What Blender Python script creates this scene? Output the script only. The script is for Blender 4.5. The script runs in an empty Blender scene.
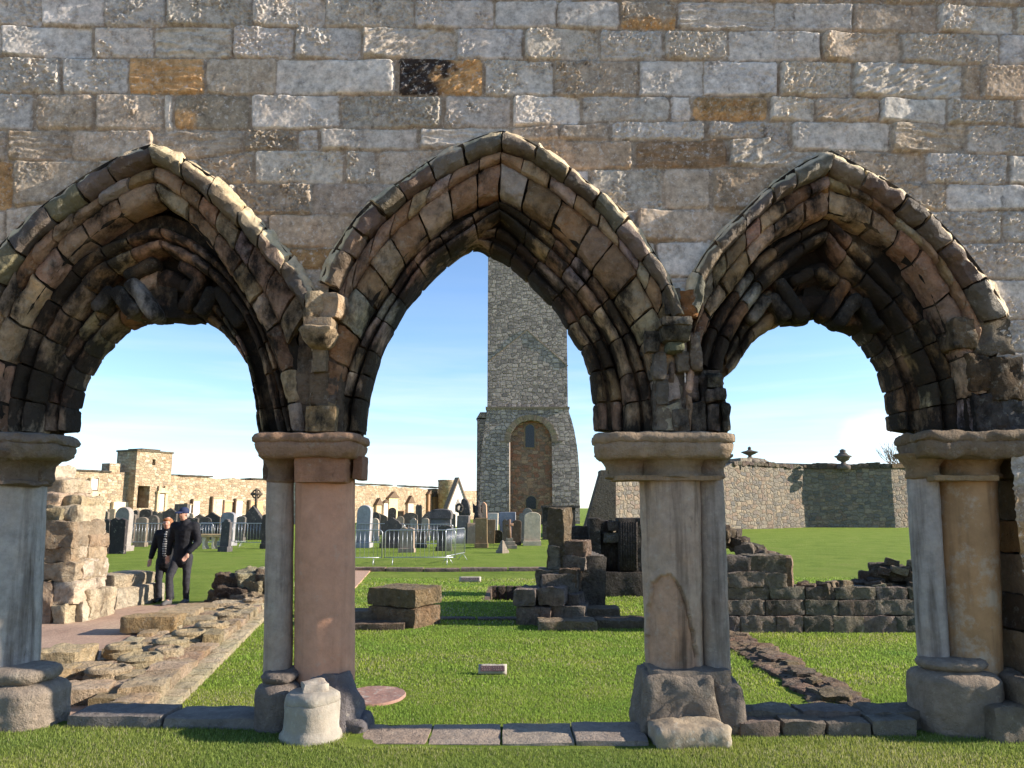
import bpy, math, random
import numpy as np
from mathutils import Vector

SC = bpy.context.scene
COL = SC.collection
rng = np.random.default_rng(7)
random.seed(7)

# ------------------------------------------------------------------ camera
CAMZ, FPX, HOR = 1.5, 760.0, 508.0
TH = math.atan((HOR - 384) / FPX)
CT, ST = math.cos(TH), math.sin(TH)
W = 5.40                                   # front plane of the arcade wall
GB = -0.27                                 # level of the lawn behind the arcade

def P(px, py, Y):
    """point of the plane y = Y seen at that place of the picture"""
    u, v = (px - 512) / FPX, (384 - py) / FPX
    t = Y / (CT - v * ST)
    return (t * u, Y, CAMZ + t * (ST + v * CT))

def G(px, py, z=GB):
    u, v = (px - 512) / FPX, (384 - py) / FPX
    t = (z - CAMZ) / (ST + v * CT)
    return (t * u, t * (CT - v * ST), z)

def proj(X, Y, Z):
    d = Y * CT + (Z - CAMZ) * ST
    v = (-Y * ST + (Z - CAMZ) * CT) / d
    return 512 + FPX * X / d, 384 - FPX * v

def lin(r, g=None, b=None):
    if g is None:
        g = b = r
    def f(c):
        c /= 255.0
        return c / 12.92 if c <= 0.04045 else ((c + 0.055) / 1.055) ** 2.4
    return np.array([f(r), f(g), f(b)])

# ------------------------------------------------------------------ noise
_perm = np.random.default_rng(3).permutation(256).astype(np.int64)
_perm = np.concatenate([_perm, _perm, _perm])
_grad = np.array([[1,1,0],[-1,1,0],[1,-1,0],[-1,-1,0],[1,0,1],[-1,0,1],[1,0,-1],[-1,0,-1],
                  [0,1,1],[0,-1,1],[0,1,-1],[0,-1,-1],[1,1,0],[-1,1,0],[0,-1,1],[0,-1,-1]], float)

def perlin(p):
    p = np.asarray(p, float)
    i = np.floor(p).astype(np.int64)
    f = p - i
    i &= 255
    u = f * f * f * (f * (f * 6 - 15) + 10)
    out = 0
    for dx in (0, 1):
        for dy in (0, 1):
            for dz in (0, 1):
                h = _perm[_perm[_perm[(i[:, 0] + dx) & 255] + ((i[:, 1] + dy) & 255)] + ((i[:, 2] + dz) & 255)] & 15
                g = _grad[h]
                d = g[:, 0] * (f[:, 0] - dx) + g[:, 1] * (f[:, 1] - dy) + g[:, 2] * (f[:, 2] - dz)
                w = (u[:, 0] if dx else 1 - u[:, 0]) * (u[:, 1] if dy else 1 - u[:, 1]) * (u[:, 2] if dz else 1 - u[:, 2])
                out = out + d * w
    return out

def fbm(p, oct=4, gain=0.5):
    p = np.asarray(p, float)
    a, s, tot = 1.0, 0, 0
    for k in range(oct):
        s = s + a * perlin(p * 2 ** k + 17.3 * k)
        tot += a
        a *= gain
    return s / tot * 1.6

def vnoise(p, oct=3):
    return np.stack([fbm(p + 11.1, oct), fbm(p + 47.7, oct), fbm(p - 31.3, oct)], 1)

def sstep(a, b, x):
    t = np.clip((x - a) / (b - a), 0, 1)
    return t * t * (3 - 2 * t)

# ------------------------------------------------------------------ mesh builder
class MB:
    def __init__(self):
        self.V, self.F, self.C, self.n = [], [], [], 0
    def add(self, V, F, col=None):
        V = np.asarray(V, float).reshape(-1, 3)
        for f in F:
            f = np.asarray(f, np.int64)
            if f.ndim == 1:
                f = f[None]
            self.F.append(f + self.n)
        self.V.append(V)
        c = np.ones((len(V), 4))
        if col is not None:
            c[:, :3] = np.asarray(col)[..., :3]
        self.C.append(c)
        self.n += len(V)
        return self
    def build(self, name, m, parent=None, smooth=True, origin=None, sharp=None):
        V = np.concatenate(self.V)
        C = np.concatenate(self.C)
        if parent is not None:
            o0 = ORIG[parent.name]
        else:
            o0 = np.array(origin if origin is not None else (V[:, 0].mean(), V[:, 1].mean(), V[:, 2].min()), float)
        me = bpy.data.meshes.new(name)
        me.vertices.add(len(V))
        me.vertices.foreach_set('co', (V - o0).astype(np.float32).ravel())
        loops = np.concatenate([f.ravel() for f in self.F])
        sizes = np.concatenate([np.full(len(f), f.shape[1]) for f in self.F])
        me.loops.add(len(loops))
        me.loops.foreach_set('vertex_index', loops.astype(np.int32))
        me.polygons.add(len(sizes))
        st = np.concatenate([[0], np.cumsum(sizes)[:-1]])
        me.polygons.foreach_set('loop_start', st.astype(np.int32))
        me.polygons.foreach_set('use_smooth', np.full(len(sizes), smooth))
        me.update(calc_edges=True)
        me.validate()
        ca = me.color_attributes.new('Col', 'FLOAT_COLOR', 'POINT')
        if len(me.vertices) == len(C):
            ca.data.foreach_set('color', C.astype(np.float32).ravel())
        if smooth and sharp:
            me.set_sharp_from_angle(angle=math.radians(sharp))
        me.materials.append(m)
        o = bpy.data.objects.new(name, me)
        COL.objects.link(o)
        if parent is not None:
            o.parent = parent
        else:
            o.location = o0
        ORIG[o.name] = o0
        return o

ORIG = {}

def tag(o, label=None, cat=None, group=None, kind=None):
    if label: o['label'] = label
    if cat: o['category'] = cat
    if group: o['group'] = group
    if kind: o['kind'] = kind
    return o

def thing(name, loc, label, cat, group=None):
    o = bpy.data.objects.new(name, None)
    COL.objects.link(o)
    o.location = loc
    o.empty_display_size = 0.2
    ORIG[o.name] = np.array(loc, float)
    return tag(o, label, cat, group)

# ------------------------------------------------------------------ shapes
_boxc = {}
def boxgrid(nx, ny, nz):
    k = (nx, ny, nz)
    if k in _boxc:
        return _boxc[k]
    pts, quads = {}, []
    def idx(i, j, l):
        return pts.setdefault((i, j, l), len(pts))
    for i in range(nx):
        for j in range(ny):
            quads.append([idx(i, j, 0), idx(i, j + 1, 0), idx(i + 1, j + 1, 0), idx(i + 1, j, 0)])
            quads.append([idx(i, j, nz), idx(i + 1, j, nz), idx(i + 1, j + 1, nz), idx(i, j + 1, nz)])
    for i in range(nx):
        for l in range(nz):
            quads.append([idx(i, 0, l), idx(i + 1, 0, l), idx(i + 1, 0, l + 1), idx(i, 0, l + 1)])
            quads.append([idx(i, ny, l), idx(i, ny, l + 1), idx(i + 1, ny, l + 1), idx(i + 1, ny, l)])
    for j in range(ny):
        for l in range(nz):
            quads.append([idx(0, j, l), idx(0, j, l + 1), idx(0, j + 1, l + 1), idx(0, j + 1, l)])
            quads.append([idx(nx, j, l), idx(nx, j + 1, l), idx(nx, j + 1, l + 1), idx(nx, j, l + 1)])
    v = np.array(sorted(pts, key=pts.get), float) / np.array([nx, ny, nz]) * 2 - 1
    _boxc[k] = (v, np.array(quads))
    return _boxc[k]

def rot(V, rz=0, rx=0, ry=0):
    V = np.asarray(V, float)
    if rx:
        c, s = math.cos(rx), math.sin(rx)
        V = V @ np.array([[1, 0, 0], [0, c, s], [0, -s, c]])
    if ry:
        c, s = math.cos(ry), math.sin(ry)
        V = V @ np.array([[c, 0, -s], [0, 1, 0], [s, 0, c]])
    if rz:
        c, s = math.cos(rz), math.sin(rz)
        V = V @ np.array([[c, s, 0], [-s, c, 0], [0, 0, 1]])
    return V

def jit(col, a=0.1):
    col = np.asarray(col, float)
    return np.clip(col * (1 + random.uniform(-a, a)) * (1 + np.array([random.uniform(-a, a) * 0.4 for _ in range(3)])), 0.01, 0.95)

def stone(mb, c, dims, rz=0, rough=0.02, bev=0.03, cell=0.07, col=(.3, .27, .22), rx=0, ry=0, freq=None, taper=0, maxn=14, oct=3):
    """a weathered block: rounded box pushed about by noise"""
    d = np.array(dims, float)
    n = [int(np.clip(round(x / cell), 2, maxn)) for x in d]
    v, q = boxgrid(*n)
    h = d / 2
    r = min(bev * 0.62, h.min() * 0.9)
    p = v * h
    inner = np.clip(p, -(h - r), h - r)
    e = p - inner
    L = np.linalg.norm(e, axis=1)
    nz = L > 1e-9
    e[nz] = e[nz] / L[nz, None] * r
    p = inner + e
    if taper:
        k = 1 - taper * (p[:, 2:3] + h[2]) / d[2]
        p[:, :2] *= k
    p = rot(p, rz, rx, ry) + np.array(c, float)
    f = freq or 1.0 / max(0.12, d.mean() * 0.5)
    if rough:
        off = np.array([random.uniform(-50, 50) for _ in range(3)])
        p = p + rough * vnoise(p * f + off, oct)
        fr = np.abs(fbm(p * f * 2.3 + off, 3))[:, None]
        p = p - (p - np.array(c, float)) / (np.linalg.norm(p - np.array(c, float), axis=1)[:, None] + 1e-6) * fr * rough * 1.1
    mb.add(p, [q], col)
    return mb

def box(mb, c, dims, rz=0, col=(.3, .3, .3), rx=0, ry=0):
    v, q = boxgrid(1, 1, 1)
    mb.add(rot(v * np.array(dims) / 2, rz, rx, ry) + np.array(c), [q], col)
    return mb

def lathe(mb, c, prof, n=32, col=(.3, .3, .3), rough=0, freq=6, sx=1, sy=1, lean=(0, 0), col2=None):
    """prof: list of (r, z) from bottom to top; closed with caps"""
    prof = np.array(prof, float)
    a = np.linspace(0, 2 * np.pi, n, endpoint=False)
    m = len(prof)
    V = np.zeros((m, n, 3))
    V[:, :, 0] = prof[:, 0:1] * np.cos(a) * sx
    V[:, :, 1] = prof[:, 0:1] * np.sin(a) * sy
    V[:, :, 2] = prof[:, 1:2]
    z0 = prof[0, 1]
    V[:, :, 0] += lean[0] * (V[:, :, 2] - z0)
    V[:, :, 1] += lean[1] * (V[:, :, 2] - z0)
    V = V.reshape(-1, 3) + np.array(c)
    if rough:
        V = V + rough * vnoise(V * freq, 4)
    i = np.arange(m - 1)[:, None] * n
    j = np.arange(n)[None]
    k = (j + 1) % n
    q = np.stack([i + j, i + k, i + n + k, i + n + j], -1).reshape(-1, 4)
    mb.add(V, [q, np.arange(n)[::-1], (m - 1) * n + np.arange(n)], col)
    return mb

def dense(pts, step):
    out = [pts[0]]
    for a, b in zip(pts[:-1], pts[1:]):
        a, b = np.array(a, float), np.array(b, float)
        k = max(1, int(np.ceil(np.linalg.norm(b - a) / step)))
        for i in range(1, k + 1):
            out.append(a + (b - a) * i / k)
    return [tuple(x) for x in out]

def tube(mb, pts, r, n=8, col=(.3, .3, .3), closed=False):
    pts = np.array(pts, float)
    rr = np.full(len(pts), r) if np.isscalar(r) else np.array(r, float)
    T = np.gradient(pts, axis=0)
    T /= np.linalg.norm(T, axis=1)[:, None] + 1e-12
    ref = np.array([0, 0, 1.0]) if abs(T[0, 2]) < 0.9 else np.array([1.0, 0, 0])
    V = []
    for p, t, q in zip(pts, T, rr):
        a = ref - t * (ref @ t)
        a /= np.linalg.norm(a) + 1e-12
        b = np.cross(t, a)
        ref = a
        for k in range(n):
            w = 2 * math.pi * k / n
            V.append(p + q * (a * math.cos(w) + b * math.sin(w)))
    m = len(pts)
    i = np.arange(m - 1)[:, None] * n
    j = np.arange(n)[None]
    k = (j + 1) % n
    q = np.stack([i + j, i + k, i + n + k, i + n + j], -1).reshape(-1, 4)
    mb.add(V, [q, np.arange(n)[::-1], (m - 1) * n + np.arange(n)], col)
    return mb

def prism(mb, outl, y0, y1, col=(.3, .3, .3), bev=0.0, rz=0, at=(0, 0, 0)):
    """outline (x, z) drawn counter-clockwise as seen from the front (-y), extruded from y0 to y1"""
    o = np.array(outl, float)
    n = len(o)
    layers = [(y0, bev), (y0 + bev, 0), (y1 - bev, 0), (y1, bev)] if bev else [(y0, 0), (y1, 0)]
    cen = o.mean(0)
    V = []
    for y, b in layers:
        if b:
            d = o - cen
            L = np.linalg.norm(d, axis=1)[:, None]
            q = o - d / L * b
        else:
            q = o
        V.append(np.stack([q[:, 0], np.full(n, y), q[:, 1]], 1))
    V = rot(np.concatenate(V), rz) + np.array(at, float)
    F = []
    j = np.arange(n)
    k = (j + 1) % n
    for l in range(len(layers) - 1):
        a = l * n
        F.append(np.stack([a + j, a + n + j, a + n + k, a + k], 1))
    F += [np.arange(n), (len(layers) - 1) * n + np.arange(n)[::-1]]
    mb.add(V, F, col)
    return mb

# ------------------------------------------------------------------ materials
def newmat(name):
    m = bpy.data.materials.new(name)
    m.use_nodes = True
    nt = m.node_tree
    b = nt.nodes['Principled BSDF']
    b.inputs['Roughness'].default_value = 0.9
    b.inputs['Specular IOR Level'].default_value = 0.25
    return m, nt, b

def N(nt, typ, ins=None, **kw):
    n = nt.nodes.new(typ)
    for k, v in kw.items():
        setattr(n, k, v)
    for k, v in (ins or {}).items():
        if hasattr(v, 'is_output'):
            nt.links.new(v, n.inputs[k])
        else:
            n.inputs[k].default_value = v
    return n

def mixc(nt, f, a, b, mode='MIX'):
    n = nt.nodes.new('ShaderNodeMix')
    n.data_type = 'RGBA'
    n.blend_type = mode
    for s, v in ((0, f), (6, a), (7, b)):
        if hasattr(v, 'is_output'):
            nt.links.new(v, n.inputs[s])
        else:
            n.inputs[s].default_value = v if s == 0 else (*v, 1)[:4]
    return n.outputs[2]

def ramp(nt, src, stops):
    n = nt.nodes.new('ShaderNodeValToRGB')
    e = n.color_ramp.elements
    while len(e) < len(stops):
        e.new(0.5)
    for el, (p, c) in zip(e, stops):
        el.position = p
        el.color = (*c, 1) if hasattr(c, '__len__') else (c, c, c, 1)
    nt.links.new(src, n.inputs[0])
    return n.outputs[0]

def noise(nt, vec, scale, detail=5, rough=0.6, dist=0):
    return N(nt, 'ShaderNodeTexNoise', {'Vector': vec, 'Scale': scale, 'Detail': detail, 'Roughness': rough, 'Distortion': dist}).outputs['Fac']

def pos(nt, scale=None):
    g = N(nt, 'ShaderNodeNewGeometry').outputs['Position']
    if scale:
        m = N(nt, 'ShaderNodeMapping', {'Vector': g, 'Scale': scale})
        return m.outputs[0]
    return g

def stone_mat(name, var=0.5, stain=0.0, stain_s=3.0, lich=0.0, bump=0.4, bs=1.0, stainc=(.018, .016, .014), lichc=(.42, .40, .34),
              warm=0.3, streak=0.0, dist=0.02, tone=(1.07, .99, .92), alpha_bump=False):
    m, nt, b = newmat(name)
    p = pos(nt)
    base = N(nt, 'ShaderNodeAttribute', attribute_name='Col').outputs['Color']
    n1 = noise(nt, p, 9 * bs, 8, 0.7)
    v1 = ramp(nt, n1, [(0.28, 1 - var), (0.72, 1 + var * 0.55)])
    c = mixc(nt, 1.0, base, v1, 'MULTIPLY')
    n2 = noise(nt, p, 2.3 * bs, 4, 0.6)
    wm = ramp(nt, n2, [(0.45, 0.0), (0.75, warm)])
    c = mixc(nt, wm, c, mixc(nt, 1.0, c, (1.35, 0.95, 0.6), 'MULTIPLY'))
    if lich:
        n3 = noise(nt, p, 14 * bs, 8, 0.7)
        lm = ramp(nt, n3, [(0.60 - 0.12 * lich, 0.0), (0.66 - 0.05 * lich, 0.75 * min(1, lich + .2))])
        c = mixc(nt, lm, c, lichc)
    if stain:
        ps = pos(nt, (1, 1, 0.55))
        n4 = noise(nt, ps, stain_s, 7, 0.68)
        t = 0.72 - 0.34 * stain
        sm = ramp(nt, n4, [(t, 0.0), (t + 0.14, 0.93)])
        c = mixc(nt, sm, c, stainc)
    if streak:
        pk = pos(nt, (9, 9, 0.7))
        n5 = noise(nt, pk, 1.0, 5, 0.6)
        c = mixc(nt, ramp(nt, n5, [(0.5, 0.0), (0.72, streak)]), c, (.05, .035, .025))
    c = mixc(nt, 1.0, c, tone, 'MULTIPLY')
    nt.links.new(c, b.inputs['Base Color'])
    nb = noise(nt, p, 26 * bs, 9, 0.72)
    nb2 = noise(nt, p, 95 * bs, 4, 0.6)
    vo = N(nt, 'ShaderNodeTexVoronoi', {'Vector': p, 'Scale': 60 * bs, 'Randomness': 1.0}).outputs['Distance']
    pit = ramp(nt, vo, [(0.0, 0.0), (0.3, 1.0)])
    nb0 = noise(nt, p, 8 * bs, 5, 0.6)
    nb = N(nt, 'ShaderNodeMath', {0: nb0, 1: 2.0, 2: nb}, operation='MULTIPLY_ADD').outputs[0]
    h = N(nt, 'ShaderNodeMath', {0: nb, 1: N(nt, 'ShaderNodeMath', {0: nb2, 1: 0.25}, operation='MULTIPLY').outputs[0]}, operation='ADD').outputs[0]
    h = N(nt, 'ShaderNodeMath', {0: h, 1: N(nt, 'ShaderNodeMath', {0: pit, 1: 0.12}, operation='MULTIPLY').outputs[0]}, operation='ADD').outputs[0]
    bp = N(nt, 'ShaderNodeBump', {'Height': h, 'Strength': bump, 'Distance': dist})
    if alpha_bump:
        nt.links.new(N(nt, 'ShaderNodeAttribute', attribute_name='Col').outputs['Alpha'], bp.inputs['Strength'])
    nt.links.new(bp.outputs[0], b.inputs['Normal'])
    return m

def rubble_mat(name, cols, w=0.45, h=0.28, mortar=(.30, .27, .22), bump=0.8, stain=0.2, dist=0.06, mw=0.07, jitter=0.35):
    """random rubble walling: voronoi stones with mortar between"""
    m, nt, b = newmat(name)
    g = pos(nt)
    nz = N(nt, 'ShaderNodeTexNoise', {'Vector': g, 'Scale': 1.6 / w, 'Detail': 2}).outputs['Color']
    sub = N(nt, 'ShaderNodeVectorMath', {0: nz, 1: (.5, .5, .5)}, operation='SUBTRACT').outputs[0]
    sc = N(nt, 'ShaderNodeVectorMath', {0: sub, 'Scale': jitter * w}, operation='SCALE').outputs[0]
    ad = N(nt, 'ShaderNodeVectorMath', {0: g, 1: sc}, operation='ADD').outputs[0]
    mp = N(nt, 'ShaderNodeMapping', {'Vector': ad, 'Scale': (1 / w, 1 / w, 1 / h)}).outputs[0]
    vo = N(nt, 'ShaderNodeTexVoronoi', {'Vector': mp, 'Scale': 1.0, 'Randomness': 0.8}, distance='CHEBYCHEV')
    ve = N(nt, 'ShaderNodeTexVoronoi', {'Vector': mp, 'Scale': 1.0, 'Randomness': 0.8}, distance='CHEBYCHEV', feature='F2')
    edge = N(nt, 'ShaderNodeMath', {0: ve.outputs['Distance'], 1: vo.outputs['Distance']}, operation='SUBTRACT').outputs[0]
    rnd = N(nt, 'ShaderNodeSeparateColor', {'Color': vo.outputs['Color']}).outputs[0]
    k = len(cols)
    c = ramp(nt, rnd, [(i / max(1, k - 1), cc) for i, cc in enumerate(cols)])
    nn = noise(nt, g, 5 / w, 5, 0.65)
    c = mixc(nt, 1.0, c, ramp(nt, nn, [(0.25, 0.6), (0.75, 1.3)]), 'MULTIPLY')
    big = noise(nt, pos(nt, (1, 1, .6)), 0.45, 6, 0.65)
    c = mixc(nt, ramp(nt, big, [(0.62 - .25 * stain, 0.0), (0.8, 0.75 * min(1, stain * 2))]), c, (.05, .045, .04))
    em = ramp(nt, edge, [(0.0, 1.0), (mw, 0.0)])
    c = mixc(nt, em, c, mortar)
    nt.links.new(c, b.inputs['Base Color'])
    hh = ramp(nt, edge, [(0.0, 0.0), (mw * 2.5, 1.0)])
    h2 = N(nt, 'ShaderNodeMath', {0: nn, 1: 0.7}, operation='MULTIPLY').outputs[0]
    h3 = N(nt, 'ShaderNodeMath', {0: rnd, 1: 0.5}, operation='MULTIPLY').outputs[0]
    h = N(nt, 'ShaderNodeMath', {0: hh, 1: h2}, operation='ADD').outputs[0]
    h = N(nt, 'ShaderNodeMath', {0: h, 1: h3}, operation='ADD').outputs[0]
    bp = N(nt, 'ShaderNodeBump', {'Height': h, 'Strength': bump, 'Distance': dist})
    nt.links.new(bp.outputs[0], b.inputs['Normal'])
    return m

def plain_mat(name, col, rough=0.8, metal=0.0, var=0.2, vs=8, spec=0.25):
    m, nt, b = newmat(name)
    n = noise(nt, pos(nt), vs, 5, 0.6)
    c = mixc(nt, 1.0, tuple(col), ramp(nt, n, [(0.3, 1 - var), (0.7, 1 + var)]), 'MULTIPLY')
    nt.links.new(c, b.inputs['Base Color'])
    b.inputs['Roughness'].default_value = rough
    b.inputs['Metallic'].default_value = metal
    b.inputs['Specular IOR Level'].default_value = spec
    return m

M_wall = stone_mat('wall_stone', var=0.6, stain=0.34, stain_s=8, stainc=(.06, .052, .045), lich=0.5, bump=0.9, dist=.022, bs=2.2, alpha_bump=True, warm=0.2, lichc=(.60, .585, .555), tone=(1.05, 1.0, .95))
M_arch = stone_mat('arch_stone', tone=(1.0, .985, .95), var=0.55, stain=0.66, stain_s=4.2, lich=0.3, bump=1.0, dist=.045, warm=0.4)
M_pier = stone_mat('pier_stone', var=0.35, stain=0.18, stain_s=5, lich=0.2, bump=0.8, dist=.035, warm=0.15, streak=0.25)
M_shaft = stone_mat('shaft_stone', var=0.34, stain=0.22, stain_s=5, lich=0.3, bump=0.45, dist=.02, warm=0.3, streak=0.85, bs=1.2)
M_arch_dark = stone_mat('blotched_arch_stone', tone=(1.0, .985, .95), var=0.55, stain=1.02, stain_s=3.4, lich=0.2, bump=0.9, dist=.035, warm=0.4)  # arch stone with denser dark blotches, for roll orders, chevrons and mortar core
for _m in (M_wall, M_arch, M_arch_dark):
    _m.node_tree.nodes['Principled BSDF'].inputs['Specular IOR Level'].default_value = .12
M_ruin = stone_mat('ruin_stone', tone=(1, 1, 1), var=0.45, stain=0.4, stain_s=2.6, lich=0.3, bump=1.0, dist=.11, warm=0.35)
M_ruin_dark = stone_mat('dark_ruin_stone', tone=(1.06, 1.0, 1.0), var=0.5, stain=0.5, stain_s=3, lich=0.3, bump=1.0, dist=.11, warm=0.3, streak=0.4)
M_pale = stone_mat('pale_ruin_stone', tone=(1, 1, 1), var=0.35, stain=0.15, stain_s=3, lich=0.4, bump=1.0, dist=.11, warm=0.3)
M_grave = stone_mat('grave_stone', var=0.35, stain=0.3, stain_s=2.2, lich=0.25, bump=0.3, warm=0.15, bs=0.5)
M_drum = stone_mat('drum_stone', tone=(1, 1, 1), var=0.25, stain=0.1, stain_s=5, lich=0.5, bump=0.4, warm=0.2)
# ================================================================== THE ARCADE WALL
wall = thing('arcade_wall', (0, 5.65, 0), 'tall weathered sandstone wall pierced by three pointed moulded arches on short columns', 'ruined wall', None)
BLU, GRY, BRN, OLV, OCH, TAN = (lin(201, 196, 189), lin(196, 189, 178), lin(184, 170, 153), lin(172, 159, 142), lin(190, 154, 110), lin(192, 172, 148))

LINES = [[(0, -4), (512, 1), (768, 3), (1024, 7)],
         [(0, 27), (512, 29), (768, 31.5), (1024, 35)],
         [(0, 58), (512, 60.5), (768, 62), (1024, 66)],
         [(0, 94), (512, 97), (768, 97), (1024, 100.5)],
         [(0, 131), (250, 130.5), (512, 128), (600, 123), (768, 121.5), (900, 123), (1024, 127)],
         [(0, 162), (200, 160), (256, 151), (430, 151), (512, 141), (700, 141), (768, 138), (790, 151), (900, 153), (1024, 156)],
         [(0, 211), (160, 185), (256, 184), (430, 184), (512, 175), (600, 170), (720, 168), (830, 168), (850, 182), (1024, 186)],
         [(0, 247), (256, 215), (430, 215), (560, 213), (640, 210), (740, 209), (850, 212), (1024, 211)],
         [(0, 262), (256, 248), (400, 248), (600, 243), (740, 241), (900, 243), (1024, 243)],
         [(0, 290), (256, 268), (600, 278), (740, 278), (900, 280), (1024, 281)],
         [(0, 320), (1024, 320)], [(0, 352), (1024, 352)], [(0, 392), (1024, 392)], [(0, 433), (1024, 433)],
         [(0, 487), (1024, 487)], [(0, 520), (1024, 520)], [(0, 553), (1024, 553)], [(0, 595), (1024, 595)], [(0, 632), (1024, 632)],
         [(0, 668), (1024, 668)], [(0, 715), (1024, 715)], [(0, 760), (1024, 760)]]
for k in (1, 2, 3):
    LINES.insert(0, [(0, -4 - 34 * k), (1024, 7 - 35 * k)])
# stones read off the courses: (x0, x1, kind, colour)
S = {3: [(-24, 43, 'r', BLU), (43, 105, 'p', BLU), (105, 166, 'r', BLU), (167, 254, 'r', GRY), (254, 325, 'r', BLU), (325, 414, 'r', GRY), (415, 494, 'r', BLU), (495, 557, 'p', BLU),
         (557, 620, 'p', BLU), (620, 676, 'r', OLV), (677, 774, 'l', GRY), (774, 852, 'p', BLU), (852, 936, 'p', BRN * .9), (936, 1013, 'r', GRY), (1016, 1070, 'r', GRY)],
     4: [(-60, 3, 'p', BLU), (4, 92, 'p', BLU * .9), (95, 154, 'r', GRY), (155, 233, 'l', GRY), (234, 294, 'r', BLU), (296, 361, 'r', BLU), (363, 456, 'd', GRY), (457, 523, 'p', BLU), (525, 598, 'r', GRY),
         (600, 662, 'r', BLU), (664, 727, 'r', GRY), (728, 820, 'p', BLU), (821, 900, 'r', BRN), (901, 998, 'r', GRY), (999, 1070, 'p', BLU)],
     5: [(-30, 61, 'r', BLU), (63, 129, 'r', BLU), (130, 205, 'l', OCH * 1.05), (207, 276, 'p', BRN), (276, 395, 'p', BLU), (399, 483, 'd', lin(150, 128, 100)), (485, 553, 'r', BLU), (554, 638, 'r', OLV),
         (639, 703, 'p', BLU), (703, 777, 'p', BLU), (779, 851, 'r', GRY), (853, 961, 'd', GRY), (962, 980, 'p', TAN * .8), (981, 1060, 'p', TAN * .85)],
     6: [(-20, 34, 'r', BLU), (37, 95, 'p', OLV), (97, 163, 'r', BRN), (165, 173, 'p', GRY), (175, 250, 'p', lin(160, 148, 130)), (252, 340, 'p', BLU * 1.05), (342, 441, 'r', GRY * .85), (444, 510, 'r', GRY),
         (513, 580, 'p', BLU), (582, 669, 'p', GRY), (670, 690, 'p', BLU), (692, 767, 'r', lin(166, 140, 104)), (769, 814, 'r', GRY), (814, 879, 'd', BRN), (879, 946, 'p', BLU), (947, 1014, 'r', GRY), (1015, 1060, 'p', BRN)],
     7: [(-20, 6, 'r', BRN), (9, 73, 'l', OLV * .8), (72, 155, 'p', BRN), (156, 243, 'l', BRN), (246, 298, 'r', OLV * .8), (299, 318, 'r', BLU), (321, 417, 'p', GRY), (420, 510, 'l', GRY), (512, 559, 'p', OLV), (560, 608, 'p', OLV),
         (611, 704, 'r', BLU), (708, 788, 'r', BLU), (791, 889, 'p', GRY), (890, 965, 'l', OLV), (966, 1028, 'r', GRY * 1.05), (1030, 1080, 'p', GRY)],
     8: [(-24, 14, 'p', OCH), (16, 98, 'p', OLV), (200, 254, 'r', BRN), (256, 343, 'r', GRY * 1.05), (346, 376, 'r', GRY), (379, 450, 'p', BRN), (540, 632, 'r', TAN * .8), (635, 726, 'l', lin(150, 128, 104)), (728, 825, 'd', GRY * .9),
         (828, 923, 'r', OLV), (925, 1006, 'r', BLU), (1008, 1070, 'p', GRY)],
     9: [(-30, 5, 'p', BRN), (7, 60, 'p', BRN), (238, 312, 'r', OLV * .85), (314, 402, 'p', BRN * .9), (590, 662, 'r', GRY * .9), (664, 709, 'p', BRN), (712, 800, 'p', TAN * .75), (880, 945, 'r', BRN), (946, 1024, 'p', BLU * .95)],
     10: [(-30, 20, 'p', BRN), (270, 360, 'p', TAN * .8), (636, 742, 'p', BRN * .9), (920, 1000, 'r', GRY), (1002, 1070, 'r', GRY)],
     11: [(290, 335, 'p', OCH * .7), (655, 712, 'p', BLU * .95), (950, 1060, 'r', GRY)],
     12: [(975, 1060, 'r', GRY)],
     13: [(980, 1060, 'r', BLU)], 14: [(970, 1060, 'd', GRY * .8)], 15: [(960, 1060, 'd', OLV * .6)],
     16: [(985, 1060, 'd', GRY * .7)],
     17: [(985, 1045, 'r', TAN * .8)], 18: [(990, 1046, 'p', OCH * .75)], 19: [(985, 1050, 'r', lin(140, 118, 90))], 20: [(988, 1052, 'p', lin(92, 74, 58))], 21: [(985, 1060, 'r', TAN * .75)]}

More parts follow.
